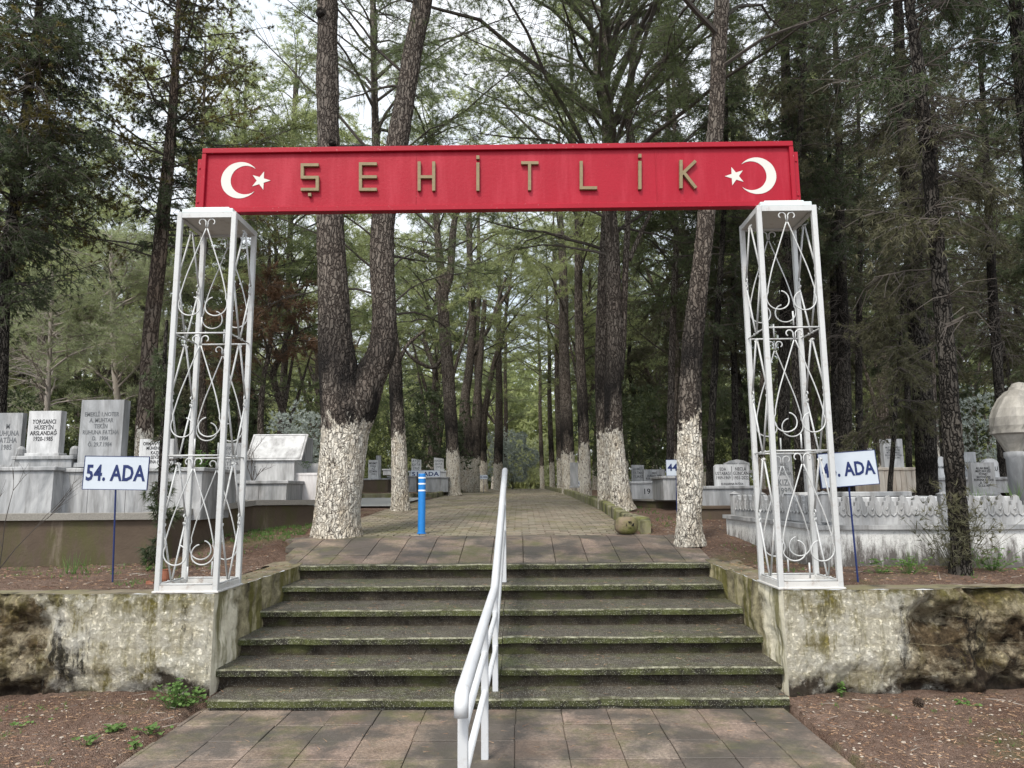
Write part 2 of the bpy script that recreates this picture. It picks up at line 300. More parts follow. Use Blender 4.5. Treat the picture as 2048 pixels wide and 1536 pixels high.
def dirtymarble():
    n = NT('marble_with_black_lichen'); v = n.noise(3, n.map((1, 1, .4)), 7, .65, 1); c = n.mix(v, (.42, .42, .41), (.66, .66, .64))
    lo = n.math('ADD', n.sep[2], n.rng(n.noise(14, n.map((1, 1, .25)), 7, .8), .3, .7, -.22, .22)); c = n.mix(n.rng(lo, .34, .10, 0., .9), c, (.045, .035, .03))
    c = n.mix(n.ramp(n.noise(90, det=3, ro=.8), [(.55, 0.), (.7, .75)]), c, (.05, .045, .04)); return n.out(c, .75, n.noise(50), .4, .004)
M['marbled'] = dirtymarble()
def paint(name, c, dirt=(.25, .2, .15), d=.25, rough=.45):
    n = NT(name); q = n.mix(n.ramp(n.noise(12, det=7, ro=.75), [(.55, 0.), (.72, d)]), c, dirt); q = n.mix(n.ramp(n.noise(3, n.map((1, 1, .2)), 5), [(.4, 0.), (.7, d*.6)]), q, tuple(.7*x for x in c)); return n.out(q, rough, n.noise(80, det=4), .25, .002, spec=.45)
M['white'] = paint('white_gloss_paint', (.45, .455, .45), (.25, .20, .16), .8)
M['whitez'] = paint('chipped_white_paint', (.50, .49, .47), (.18, .10, .055), .95)
M['rail'] = paint('white_handrail_paint', (.47, .48, .495), (.32, .28, .24), .6)
M['capg'] = paint('galvanised_cap', (.50, .56, .55), (.65, .65, .64), .6)
M['blue'] = paint('blue_bollard_paint', (.008, .17, .50), (.06, .12, .2), .3, .4)
M['band'] = NT('reflective_white_band').out((.75, .78, .8), .4)
def redm():
    n = NT('red_enamel_paint'); c = n.mix(n.noise(2.2, det=6), (.22, .0025, .012), (.32, .004, .019)); c = n.mix(n.ramp(n.noise(5, n.map((1, 1, .12)), 5, .7), [(.48, 0.), (.70, .45)]), c, (.40, .035, .055))
    c = n.mix(n.ramp(n.noise(38, det=3, ro=.85), [(.74, 0.), (.80, .8)]), c, (.75, .55, .5)); c = n.mix(n.ramp(n.noise(21, n.map((1, 1, 1), loc=(3, 3, 3)), 4, .8), [(.74, 0.), (.8, .9)]), c, (.15, .01, .01))
    return n.out(c, .5, n.noise(45, det=5), .4, .005, spec=.2)
M['red'] = redm()
n = NT('red_painted_frame'); c_ = n.mix(n.noise(3), (.23, .0025, .012), (.31, .004, .018)); c_ = n.mix(n.ramp(n.noise(55, n.map((1, 1, 1)), 3, .8), [(.69, 0.), (.74, .9)]), c_, (.78, .62, .58)); M['redf'] = n.out(c_, .5, n.noise(50), .25, .003, spec=.2)
n = NT('aged_bronze_letters'); M['bronze'] = n.out(n.mix(n.noise(25, det=5, ro=.7), (.115, .085, .045), (.25, .19, .10)), .55, n.noise(60), .3, .003)
n = NT('flaking_white_emblem_paint'); M['emblem'] = n.out(n.mix(n.ramp(n.noise(28, det=6, ro=.8), [(.62, 0.), (.72, .7)]), (.50, .49, .45), (.32, .24, .18)), .6)
n = NT('white_sign_sheet'); M['sheet'] = n.out(n.mix(n.noise(3, det=6), (.37, .41, .46), (.48, .52, .57)), .4, spec=.4)
M['navy'] = NT('navy_paint').out((.008, .018, .085), .5); M['ink'] = NT('black_lettering').out((.015, .015, .018), .6); M['engrave'] = NT('grey_engraving').out((.10, .105, .11), .8)
M['red2'] = NT('terracotta').out((.22, .085, .05), .85); M['stone'] = mossy('rough_concrete_block', (.10, .075, .05), (.24, .19, .13)); M['holeshade'] = NT('cavity_shade_black').out((.008, .007, .006), 1)
n = NT('pebble'); M['pebble'] = n.out(n.mix(n.vor(14, out='Color'), (.14, .10, .075), (.42, .37, .31)), .9); n = NT('dry_needles'); M['litter'] = n.out(n.mix(n.vor(9, out='Color'), (.13, .06, .035), (.36, .24, .15)), .9)
n = NT('pine_cone'); M['cone'] = n.out((.05, .035, .025), .9)
# ------------------------------------------------------------------ ground
def nzv(x, y, z=0, s=1.): return noise.noise(Vector((x*s, y*s, z*s)))
def fbm(x, y, z, s, o=4): return noise.fractal(Vector((x*s, y*s, z*s)), 1., 2., o)
XL, XR, YW = -2.43, 2.05, 5.93          # stair opening and front of the retaining walls
def onpave(x, y): return y > 8.1 and (-2.9 < x < 2.15 if y < 9.6 else (-2.75-max(0, min(1, (y-12)/3))*0 < x < pk(y)+.1)) and y < 58
def pk(y): return float(np.interp(y, [9.8, 10.6, 12, 16, 60], [1.52, 1.50, 1.50, 1.52, 1.6]))   # right kerb line
def low(x, y):
    p = -2.5 < x < 2.0 and y < 5.8
    z = .035*fbm(x, y, 0, 1.1)+.012*fbm(x, y, 3, 6)+max(0, (y-5.2))*.06 + max(0, abs(x)-2.6)*.006
    return (x, y, -.06 if p else z-.005)
xs = sorted(set([round(-30+i*1., 3) for i in range(61)]+[round(-6+i*.06, 3) for i in range(201)]))
ys = [-14, -8, -4, 0, 2, 3]+[round(3.3+i*.06, 3) for i in range(47)]
V, T = grid(xs, ys, low); tag(np_mesh('ground', V, T, M['soil'], smooth=True), kind='structure')
def upz(x, y):
    z = zg(y)+.03*fbm(x, y, 1, .9)+.012*fbm(x, y, 7, 5)
    if y < 6.4: z = .795
    if onpave(x, y): z = zg(y)-.07
    return z
xs = sorted(set([-90., -60., -40.]+[round(-30+i*1.5, 3) for i in range(41)]+[round(-9+i*.12, 3) for i in range(151)]+[XL-.3, XR+.3, 40., 60., 90.]))
ys = [6.2, 6.38, 6.5]+[round(6.62+i*.12, 3) for i in range(75)]+[16+i*1.2 for i in range(40)]+[70., 90., 120., 170., 240.]
V, T = grid(xs, ys, lambda x, y: (x, y, upz(x, y)), lambda x, y: not (XL-.28 < x < XR+.28 and y < 8.3))
tag(np_mesh('terrace_ground', V, T, M['soil'], smooth=True), kind='structure')
# lower paved walk, slab by slab
rg = random.Random(3)
mb = MB()
def tri_tint(): a = rg.uniform(.62, 1.15); return (a*rg.uniform(.95, 1.1), a, a*rg.uniform(.9, 1))
for j in range(-3, 17):
    y0 = 5.72-(j+1)*.335; off = rg.uniform(-.006, .006)
    for i in range(-1, 14):
        a = max(-2.40+i*.335+off, -2.43); b = min(a+.335 if a > -2.43 else -2.40+(i+1)*.335+off, 1.94)
        if b-a < .03: continue
        mb.cur = tri_tint(); h = rg.uniform(-.0035, .0035); mb.box(a+.0025, b-.0025, y0+.0025, y0+.3325, -.05, h, .0025)
mb.box(-2.43, 1.94, -.9, 5.75, -.055, -.012)
mb.build('lower_path', M['slab'], kind='structure')
mb = MB()
for j in range(4):
    y0 = 8.28+j*.36
    for i in range(-1, 16):
        a = -2.86+i*.36; b = a+.36; a = max(a, -2.62-.12*j); b = min(b, 2.12)
        if b-a < .05: continue
        mb.cur = tri_tint(); q = [Vector((x, y, zg(y)+rg.uniform(-.003, .003))) for x, y in ((a+.004, y0+.004), (b-.004, y0+.004), (b-.004, y0+.356), (a+.004, y0+.356))]
        mb.add(q+[p-Vector((0, 0, .06)) for p in q], [(0, 1, 2, 3), (0, 4, 5, 1), (1, 5, 6, 2), (2, 6, 7, 3), (3, 7, 4, 0)])
mb.build('landing_pavement', M['slab'], kind='structure')
mb = MB(); y = 9.73; j = 0
while y < 56:
    sy = .115 if y < 30 else .23; sx = .21 if y < 30 else .42; xl = -2.72 if y < 20 else -2.55; x = xl+(sx/2 if j % 2 else 0)-(.02*nzv(0, y, 0, 1)); j += 1
    while x < pk(y)-.02:
        a = rg.uniform(.68, 1.2); mb.cur = (a*rg.uniform(.97, 1.08), a, a*.97); g = .011 if y < 20 else .014
        x1 = min(x+sx, pk(y)); q = [Vector((px, py, zg(py)+.012*nzv(px, py, 0, 1.3)+rg.uniform(-.002, .003))) for px, py in ((x+g, y+g), (x1-g, y+g), (x1-g, y+sy-g), (x+g, y+sy-g))]
        mb.add(q+[p-Vector((-.0, 0, .03)) for p in q], [(0, 1, 2, 3), (0, 4, 5, 1), (1, 5, 6, 2), (3, 7, 4, 0)]); x += sx
    y += sy
mb.build('block_path', M['block'], kind='structure')
V, T = grid([-3., -1, 1.7], [9.7, 11, 13.9, 18, 24, 30, 40, 50, 57], lambda x, y: (x if x < 1 else pk(y)+.05, y, zg(y)-.025)); tag(np_mesh('path_joints', V, T, M['joint']), kind='structure')
# side road, pale asphalt
n = NT('pale_asphalt'); ma = n.out(n.mix(n.noise(20, det=6), (.17, .17, .165), (.28, .28, .27)), .8, n.noise(80), .4, .004)
V, T = grid([-30, -18, -9, -4.5, -2.74], [15.6, 17, 19, 21.5], lambda x, y: (x, y, zg(y)+.034)); tag(np_mesh('side_road', V, T, ma), kind='structure')
# kerbs
def kerb(name, P, w_, h_, label):
    r_ = empty(name, (P[0][0], P[0][1], zg(P[0][1])), label, 'kerb'); mb = MB(); L_ = .5; o = Vector(r_.location)
    for a, b in zip(P[:-1], P[1:]):
        a = Vector((*a, 0)); b = Vector((*b, 0)); d = (b-a); k = max(1, int(d.length/L_)); d.normalize(); s_ = Vector((-d.y, d.x, 0))*w_/2
        for i in range(k):
            p = a.lerp(b, i/k)+d*.008; q = a.lerp(b, (i+1)/k)-d*.008; c = rg.uniform(.8, 1.15); mb.cur = (c, c, c); j_ = rg.uniform(-.012, .012)
            v = []
            for z in (-.08, h_-.02, h_):
                f = 1 if z < h_ else .8
                for e in (p-s_*f, p+s_*f, q+s_*f, q-s_*f): v.append(Vector((e.x, e.y, zg(e.y)+z+j_))-o)
            mb.add(v, [(0, 1, 5, 4), (1, 2, 6, 5), (2, 3, 7, 6), (3, 0, 4, 7), (4, 5, 9, 8), (5, 6, 10, 9), (6, 7, 11, 10), (7, 4, 8, 11), (8, 9, 10, 11)])
    mb.build('kerb_stones', M['moss'], r_)
kerb('kerb', [(1.64, 9.82), (1.72, 10.3), (1.62, 10.9), (1.58, 12), (1.60, 16), (1.68, 56)], .14, .16, 'mossy raised kerb of separate stones along the right edge of the block path')
kerb('kerb', [(-14, 22.2), (-3.2, 22.2), (-2.66, 23.4), (-2.62, 56)], .14, .14, 'low mossy kerb beyond the side road, turning along the left edge of the path')
# ------------------------------------------------------------------ stairs
st = empty('staircase', (0, 5.7, 0), 'mossy dark terrazzo staircase of six treads between the two whitewashed walls', 'staircase')
zs = [.08, .23, .38, .53, .68, .83]; yn = [5.72, 6.02, 6.47, 6.98, 7.55, 8.13]
def slabedge(x0, x1, y0, y1, z0, z1, seed):           # slab with a nibbled front edge
    mb = MB(); n = int((x1-x0)/.03); vs = []; fs = []
    for i in range(n+1):
        x = x0+(x1-x0)*i/n; e = .010*nzv(x, seed, 0, 5)+.008*nzv(x, seed, 5, 25); ch = max(0, nzv(x, seed*3., 9, 2.2)-.30)*.16; s_ = .008*nzv(x, seed, 2, 1.5)+.003*nzv(x, seed, 4, 12)
        vs += [(x, y0+e+ch*.6, z0), (x, y0+e+ch, z1-.012+s_), (x, y0+e+.012+ch*1.3, z1+s_), (x, y1, z1), (x, y1, z0)]
    for i in range(n):
        for k in range(5): fs.append((i*5+k, (i+1)*5+k, (i+1)*5+(k+1) % 5, i*5+(k+1) % 5))
    fs += [(4, 3, 2, 1, 0), tuple(n*5+k for k in range(5))]
    return mb.add(vs, fs)
for i in range(6):
    zt, y0 = zs[i], yn[i]; y1 = yn[i+1]+.06 if i < 5 else 8.28; x0 = XL-.0 if i else -2.36; x1 = XR if i else 1.98
    if i == 0: x0, x1 = -2.36, 1.98
    for (a, b, s_) in ((x0, -.17, 1), (-.17+.004, x1, 2)):
        o = slabedge(a, b, y0, y1 if i == 5 else y1+.02, zt-.055, zt, i*7+s_).build('tread', [M['terr'], M['nose'], M['edge']], st, loc=(0, -5.7, 0))
        for k, f in enumerate(o.data.polygons[:-2]): f.material_index = (1, 2, 0, 0, 0)[k % 5]
    if i: MB().box(XL, XR, y0+.06, y0+.15, zs[i-1]-.02, zt-.055).build('riser', M['riser'], st, loc=(0, -5.7, 0))
MB().box(-2.36, 1.98, 5.75, 8.28, -.2, .02).build('foundation', M['terr'], st, loc=(0, -5.7, 0))
# ------------------------------------------------------------------ retaining walls
def wall(side, mat, label):
    inner = XL if side < 0 else XR; X1 = 16*side
    r_ = empty('retaining_wall', (inner, YW, 0), label, 'wall')
    def rough(x, z):
        u = abs(x-inner); er = min(1, max(0, (u-(1.15 if side < 0 else .85)+.35*fbm(x, 0, z, 1.1))/.4)); lowz = max(0, .28-z)
        d = .012*fbm(x, 1, z, 9)+.006*fbm(x, 3, z, 30)+er*(.17*fbm(x, 5, z, 2.8, 6)+.05)+lowz*(.35+.3*fbm(x, 8, z, 3))*min(1, u*2.5+.0)
        b = (z/.2) % 1; d += .006 if b < .08 else 0
        if z > .76: d += (z-.76)*.25*(.4+er)
        return max(-.03, d)*min(1, .15+u*8)
    n = 900; m = 56; us = [(i/n)**1.6*abs(X1-inner) for i in range(n+1)]; zsx = [-.12+.945*j/m for j in range(m+1)]
    V = [(inner+side*u-inner, rough(inner+side*u, z), z) for z in zsx for u in us]; nx = n+1
    T = [(j*nx+i, j*nx+i+1, (j+1)*nx+i+1, (j+1)*nx+i) for j in range(m) for i in range(n)]
    if side < 0: T = [t[::-1] for t in T]
    np_mesh('wall_face', V, T, mat, r_, smooth=True)
    # top strip
    V, T = grid(us, [0, .08, .2, .33, .47], lambda u, y: (side*u, y if y else rough(inner+side*u, .825), .825-(y > .01)*.004+.008*fbm(u, y, side, 6)-(.03 if y > .4 else 0)))
    if side < 0: T = [t[::-1] for t in T]
    np_mesh('wall_top', V, T, M['top'], r_, smooth=True)
    # cheek along the stairs
    ysx = [YW+(8.42-YW)*i/120 for i in range(121)]
    def cx(y, z): return inner+side*(.03*fbm(side*5, y, z, 2.2)+.012*fbm(side*9, y, z, 9))*min(1, (y-YW)*6)-side*.0
    V = [(cx(y, z)-inner, y-YW, z) for z in zsx for y in ysx]; nx = 121
    T = [(j*nx+i, j*nx+i+1, (j+1)*nx+i+1, (j+1)*nx+i) for j in range(m) for i in range(120)]
    if side > 0: T = [t[::-1] for t in T]
    np_mesh('stair_cheek', V, T, M['cheek'], r_, smooth=True)
    V, T = grid([0, .1, .22, .36, .5], ysx, lambda u, y: (cx(y, .825)-inner+side*u if u < .01 else side*u, y-YW, .826+.006*fbm(u, y, side, 6)+(max(0, y-8.2)*.1)-(.05 if u > .45 else 0)), lambda u, y: y > YW+.44)
    if side < 0: T = [t[::-1] for t in T]
    np_mesh('cheek_top', V, T, M['top'], r_, smooth=True)
wall(-1, M['wallL'], 'rough whitewashed concrete wall left of the stairs, dark brown and eroded at its far end')
wall(1, M['wallR'], 'rough whitewashed concrete wall right of the stairs, with rocky brown stained stretch')
# ------------------------------------------------------------------ towers
def arc(cx, cz, r, a0, a1, n=14, r1=None):
    return [(cx+(r+((r1 if r1 is not None else r)-r)*i/n)*math.cos(math.radians(a0+(a1-a0)*i/n)), cz+(r+((r1 if r1 is not None else r)-r)*i/n)*math.sin(math.radians(a0+(a1-a0)*i/n))) for i in range(n+1)]
def tower(x0, label, seed):
    r_ = random.Random(seed); W, Hh = .51, 3.18; t = empty('lattice_tower', (x0+W/2, 6.22, .83), label, 'gate tower', 'lattice towers carrying the gate sign')
    a = W/2; pw = .042; P = lambda x, y, z: (x, y, z)
    for sx in (-1, 1):
        for sy in (-1, 1): MB().box(sx*a-(pw if sx > 0 else 0), sx*a+(pw if sx < 0 else 0), sy*a-(pw if sy > 0 else 0), sy*a+(pw if sy < 0 else 0), .0, Hh, .004).build('post', M['white'], t)
    for nm, z0, z1, mt in (('top_frame', Hh-.05, Hh-.004, M['white']), ('base_frame', .01, .055, M['whitez'])):
        mb = MB()
        for s in (-1, 1):
            ya = s*(a-.003); yb = s*(a-.037); mb.box(-a+pw, a-pw, min(ya, yb), max(ya, yb), z0, z1); mb.box(min(ya, yb), max(ya, yb), -a+pw, a-pw, z0, z1)
        mb.build(nm, mt, t)
    MB().box(-a-.012, a+.012, -a-.012, a+.012, -.004, .012, .003).build('base_plate', M['whitez'], t)
    MB().box(-a+.04, a-.04, -a+.04, a-.04, Hh-.035, Hh-.012).build('ceiling_panel', M['whitez'], t)
    cp = MB().box(-a+.035, a-.035, -a+.01, a-.01, Hh-.003, Hh+.035, .004).build('cap', M['capg'], t); MB().box(-a+.085, a-.085, -a+.05, a-.05, Hh+.035, Hh+.062, .004).build('cap_step', M['capg'], cp)
    ph = (Hh-.10)/3; rb = .0058
    def face(M4, scroll):
        for k in range(3):
            zt = Hh-.055-k*ph; zb = zt-ph; mb = MB(); j = lambda: r_.uniform(-.004, .004)
            def line(pts, r=rb, n=6):
                mb.tube([M4 @ Vector((x+0, 0, z)) for x, z in pts], r, n)
            ia = a-pw
            if scroll:
                for s in (-1, 1):
                    c = [(s*.006, zt-.10+.02)]+[(s*x, z) for x, z in arc(.042, zt-.035, .034, 200, -60, 14, .022)]
                    R_ = .098; cxx = ia-R_-.006; bar = [(s*x, z) for x, z in [(.006, zt-.09), (.08, zt-.30), (.15, zt-.50), (ia-.018, zt-ph*.655)]]
                    jx, jz = j(), j(); sc = [(s*(cxx+jx+R_*(1-.32*max(0, (q-.62)/.38))*math.cos(math.radians(30-275*q))), zt-ph*.74+jz+R_*(1-.32*max(0, (q-.62)/.38))*math.sin(math.radians(30-275*q))) for q in [i/28 for i in range(29)]]
                    line([(x, z) for x, z, in smooth_path(bar, 4)]+sc); line(c)
                    # central stub
                line([(0, zb+.035), (0, zb+.155)], .007)
                line([(-ia, zb+.018), (ia, zb+.018)], .0075)
            else:
                zm = (zt+zb)/2
                for s in (-1, 1):
                    line([(s*.012, zt-.03), (s*(ia-.02), zm+.03)], .0085, 4); line([(s*(ia-.02), zm-.03), (s*.012, zb+.03)], .0085, 4)
                    for q in (-1, 1):
                        line([(s*x, z) for x, z in arc(ia-.035, zm+q*.026, .024, -80*q, 200*q, 10, .016)], .006)
                        if q > 0 or k < 3: line([(s*x, z) for x, z in arc(.034, (zt-.03 if q > 0 else zb+.03), .024, 90*q+90, 330 if q > 0 else -150, 10, .016)], .006)
                line([(-ia, zb+.018), (ia, zb+.018)], .0065)
            mb.build('scrollwork' if scroll else 'lattice', M['white'], t, smooth=True)
    for sy in (-1, 1): face(Matrix.Translation((0, sy*(a-.018), 0)), True)
    for sx in (-1, 1): face(Matrix.Translation((sx*(a-.018), 0, 0)) @ Matrix.Rotation(PI/2, 4, 'Z'), False)
    return t
tower(-2.935, 'white wrought iron lattice tower left of the stairs, under the first crescent', 1)
tower(2.035, 'white wrought iron lattice tower right of the stairs, under the second crescent', 2)
# ------------------------------------------------------------------ gate sign
gs = empty('gate_sign', (-.19, 6.2, 4.075), 'long red sign board with bronze letters and two white crescents, spanning the towers', 'sign')
gx0, gx1, gz = -2.64, 2.64, .60
MB().box(gx0, gx1, -.03, .02, 0, gz).build('board', M['red'], gs)
mb = MB(); mb.box(gx0, gx1, -.062, -.031, gz-.045, gz+.003, .004); mb.box(gx0, gx1, -.062, -.031, -.003, .046, .004); mb.box(gx0-.002, gx0+.036, -.060, -.0315, .047, gz-.046, .004); mb.box(gx1-.036, gx1+.002, -.060, -.0315, .047, gz-.046, .004)
mb.build('frame', M['redf'], gs)
mb = MB(); mb.box(gx0-.045, gx0-.003, -.04, .03, -.01, gz-.09, .004); mb.build('end_bracket', M['redf'], gs); mb = MB(); mb.box(gx1+.003, gx1+.045, -.04, .03, -.01, gz-.09, .004); mb.build('end_bracket', M['redf'], gs)
for s in (-1, 1):
    for z in (.1, .42): MB().lathe([(.009, -.0), (.008, .006), (.003, .009)], 8).build('bolt', M['redf'], gs, loc=((gx0-.024) if s < 0 else (gx1+.024), -.041, z)).rotation_euler.x = PI/2
for x in (-.72, 1.42): MB().box(x-.0035, x+.0035, -.0335, -.0305, .048, gz-.047).build('seam', M['redf'], gs)
def gp(px, py): p = at(px, py, 6.165); return (p.x+.19, p.z-4.075)
SW = .0135
def strokes(lns, name='letter'):
    mb = MB()
    for k, ((xa, ya), (xb, yb)) in enumerate(lns):
        a = Vector((*gp(xa, ya), 0)); b = Vector((*gp(xb, yb), 0)); d = (b-a).normalized(); q = Vector((-d.y, d.x, 0))*SW; a -= d*SW*.9; b += d*SW*.9; e = .0005*k
        mb.prism([(p.x, p.y) for p in (a-q, b-q, b+q, a+q)], -.062-e, -.0305)
    mb.build(name, M['bronze'], gs)
strokes([((636, 332), (606, 332)), ((606, 332), (606, 357)), ((606, 357), (636, 357)), ((636, 357), (636, 381)), ((636, 381), (606, 381)), ((621, 391), (621, 392))])
strokes([((722, 330), (722, 381)), ((722, 330), (752, 330)), ((722, 356), (752, 356)), ((722, 381), (752, 381))])
strokes([((839, 328), (839, 381)), ((868, 328), (868, 381)), ((839, 356), (868, 356))])
strokes([((956, 330), (956, 381)), ((956, 316), (956, 318))])
strokes([((1045, 328), (1074, 328)), ((1059, 328), (1059, 380))])
strokes([((1162, 327), (1162, 378)), ((1162, 378), (1191, 378))])
strokes([((1279, 327), (1279, 378)), ((1279, 313), (1279, 315))])
strokes([((1361, 325), (1361, 376)), ((1388, 326), (1363, 350)), ((1367, 348), (1389, 376))])
def crescent(cx, cy, s):                            # s = +1 opens to the right
    c = Vector((*gp(cx, cy), 0)); R1, R2, dx = .171, .122, .050
    a1 = math.radians(38); o = [(c.x-s*R1*math.cos(a), c.y+R1*math.sin(a)) for a in [(-PI+a1)+(2*PI-2*a1)*i/48 for i in range(49)]]
    # inner arc between the same tips
    tip = o[0]; icx = c.x+s*dx; dxx = (tip[0]-icx)*s; dyy = abs(tip[1]-c.y); aa = math.atan2(dyy, dxx); R2 = math.hypot(dxx, dyy)
    i_ = [(icx-s*R2*math.cos(a), c.y+R2*math.sin(a)) for a in [(PI-aa)-(2*PI-2*aa)*k/48 for k in range(49)]]
    jit = lambda p, k: (p[0]+.0015*nzv(p[0], p[1], k, 30), p[1]+.0015*nzv(p[0], p[1], k+5, 30))
    o = [jit(p, 0) for p in o]; i_ = [jit(p, 3) for p in i_][::-1]; mb = MB()
    n = 49; vs = [(x, -.033, z) for x, z in o]+[(x, -.033, z) for x, z in i_]+[(x, -.0305, z) for x, z in o]+[(x, -.0305, z) for x, z in i_]; fs = []
    for k in range(n-1): fs += [(k, k+1, n+k+1, n+k), (k, 2*n+k, 2*n+k+1, k+1), (n+k, n+k+1, 3*n+k+1, 3*n+k)]
    mb.add(vs, fs); mb.build('crescent', M['emblem'], gs)
def star(cx, cy, s):
    c = gp(cx, cy); pts = []
    for k in range(10):
        r = .090 if k % 2 == 0 else .035; a = PI*k/5+(0 if s > 0 else PI); pts.append((c[0]+r*math.cos(a), c[1]+r*math.sin(a)))
    mb = MB(); vs = [(c[0], -.0335, c[1])]+[(x, -.0335, z) for x, z in pts]+[(x, -.0305, z) for x, z in pts]
    mb.add(vs, [(0, k+1, (k+1) % 10+1) for k in range(10)]+[(k+1, k+11, (k+1) % 10+11, (k+1) % 10+1) for k in range(10)]); mb.build('star', M['emblem'], gs)
crescent(480, 360, 1); star(521, 361, 1); crescent(1514, 351, -1); star(1470, 352, -1)
# ------------------------------------------------------------------ handrail
hr = empty('handrail', (-.22, 5.9, 0), 'white tubular handrail running up the middle of the stairs', 'handrail')
rx = lambda y: -.315+.0175*y+.22
def hp(y, z): return (rx(y), y-5.9, z)
def onrail(px, py):                                     # point of the rail's own plane
    d = CM @ Vector(((px-1024)/FPX, -(py-768)/FPX, -1)); t = -.315/(d.x-.0175*d.y); p = EYE+d*t; return p.y, p.z
p0, p1, p2 = onrail(925, 1385), onrail(989, 1177), onrail(1010, 941)
p0 = (min(max(p0[0], 2.9), 3.6), p0[1])
ry = [p0[0], p1[0], p2[0]]; rz_ = [p0[1], p1[1], p2[1]]
print('RAIL', p0, p1, p2)
top = [hp(ry[0]-.055, rz_[0]-.085), hp(ry[0]-.05, rz_[0]-.03), hp(ry[0]-.025, rz_[0]-.005), hp(ry[0]+.02, rz_[0]), hp(ry[1]-.04, rz_[1]-.002), hp(ry[1]+.03, rz_[1]+.015), hp(ry[2]-.02, rz_[2]), hp(ry[2], rz_[2])]
MB().tube(top, .031, 16).build('top_rail', M['rail'], hr, smooth=False)
hr.children[0].data.polygons.foreach_set('use_smooth', [len(p.vertices) == 4 for p in hr.children[0].data.polygons])
mb = MB(); mb.lathe([(.031, 0), (.029, .012), (.022, .022), (.01, .029), (.002, .031)], 12); o = mb.build('end_cap', M['rail'], hr, loc=hp(*(ry[2]-.012, rz_[2]-.006)), smooth=True); o.rotation_euler.x = -PI/2+.5
def rt(y): return float(np.interp(y, ry, rz_))
for y, zb in ((ry[0]+.03, -.02), (4.72, -.02), (p1[0]+.08, .05), (ry[2]-.35, zs[4] if ry[2]-.35 < 8.1 else .8)):
    MB().box(rx(y)-.022, rx(y)+.022, y-5.922, y-5.878, zb, rt(y)-.02, .004).build('post', M['rail'], hr)
for dz in (.22, .48):
    ys_ = [ry[0]+.03, ry[1], ry[2]-.35]; MB().tube([hp(yy, rt(yy)-dz*(.75 if k == 0 else 1)) for k, yy in enumerate(ys_)], .019, 10).build('mid_rail', M['rail'], hr, smooth=True)
# ------------------------------------------------------------------ bollard
b = empty('bollard', (-1.342, 10.0, zg(10)), 'blue bollard with three white bands at the start of the block path', 'bollard')
MB().lathe([(.05, -.02), (.05, .79), (.046, .80), (.0, .803)], 20).build('post', M['blue'], b, smooth=False); MB().lathe([(.062, 0), (.062, .01), (.05, .014)], 16).build('base_plate', M['blue'], b)
for z in (.565, .655, .735): MB().lathe([(.0512, 0), (.0515, .016), (.0512, .02)], 20).build('reflective_band', M['band'], b, loc=(0, 0, z))
# ------------------------------------------------------------------ lettering
def text(s, size, mat, parent, loc, name='inscription', bold=0., ext=.0012, rot=(PI/2, 0, 0), sx=1., align='CENTER', sp=1., fit=None):
    c = bpy.data.curves.new('t', 'FONT'); c.body = s; c.size = size; c.align_x = align; c.align_y = 'CENTER'; c.extrude = ext; c.offset = bold*size; c.space_line = sp; c.resolution_u = 2; c.space_character = 1.04
    o = bpy.data.objects.new('t', c); col.objects.link(o); dg = bpy.context.evaluated_depsgraph_get(); me = bpy.data.meshes.new_from_object(o.evaluated_get(dg)); bpy.data.objects.remove(o)
    if fit:
        xx = [v.co.x for v in me.vertices]; yy = [v.co.y for v in me.vertices]; k = fit[0]/(max(xx)-min(xx)); q_ = fit[1]/(max(yy)-min(yy)); sy = min(q_, k*1.35); sx *= min(k, sy*1.5)
        mx_ = (max(xx)+min(xx))/2; my_ = (max(yy)+min(yy))/2
        for v in me.vertices: v.co.x -= mx_; v.co.y -= my_
    else: sy = 1.
    me.materials.clear(); q = link(name, me, mat, parent, loc); q.rotation_euler = rot; q.scale = (sx, sy, 1); return q
def notice(px0, py0, px1, py1, Y, tilt, txt, label, foot, tx=0., ts=1.):
    a = at(px0, py0, Y); b_ = at(px1, py1, Y); wd = b_.x-a.x; hh = a.z-b_.z; cx = (a.x+b_.x)/2; cz = (a.z+b_.z)/2; zf = zg(Y)
    r_ = empty('plot_sign', (cx, Y, zf), label, 'sign'); mb = MB(); mb.box(-wd/2, wd/2, -.004, .004, -hh/2, hh/2); o = mb.build('panel', M['sheet'], r_, loc=(0, 0, cz-zf)); o.rotation_euler = (0, tilt, 0)
    mb = MB(); e = .006
    mb.box(-wd/2-e, wd/2+e, -.006, .005, hh/2, hh/2+e); mb.box(-wd/2-e, wd/2+e, -.006, .005, -hh/2-e, -hh/2); mb.box(-wd/2-e, -wd/2, -.006, .005, -hh/2, hh/2); mb.box(wd/2, wd/2+e, -.006, .005, -hh/2, hh/2); mb.build('edging', M['navy'], o)
    text(txt, hh*.56*ts, M['navy'], o, (tx*wd, -.0055, 0), 'lettering', .028, fit=(wd*(.93 if len(txt) > 4 else .7), hh*.60) if foot[0] != 1352 else None)
    if foot: f = at(foot[0], foot[1], Y); MB().tube([(f.x-cx, .012, -.15), (.0, .012, cz-zf-hh/2), (0.003, .012, cz-zf+hh/2*.8)], .0085, 6).build('stake', M['navy'], r_)
notice(171, 914, 294, 978, 6.68, .02, '54. ADA', 'white plot sign reading 54. ADA on a navy stake behind the left wall', (225, 1165), 0, 1.02)
notice(1637, 905, 1756, 971, 6.45, -.07, '45. ADA', 'tilted white plot sign reading 45. ADA on a leaning navy stake', (1718, 1163), .0, 1.0)
notice(1332, 920, 1372, 951, 12.6, 0, '44.', 'small white plot sign reading 44. half hidden behind the lone trunk on the right', (1352, 990), -.12, 1.1)
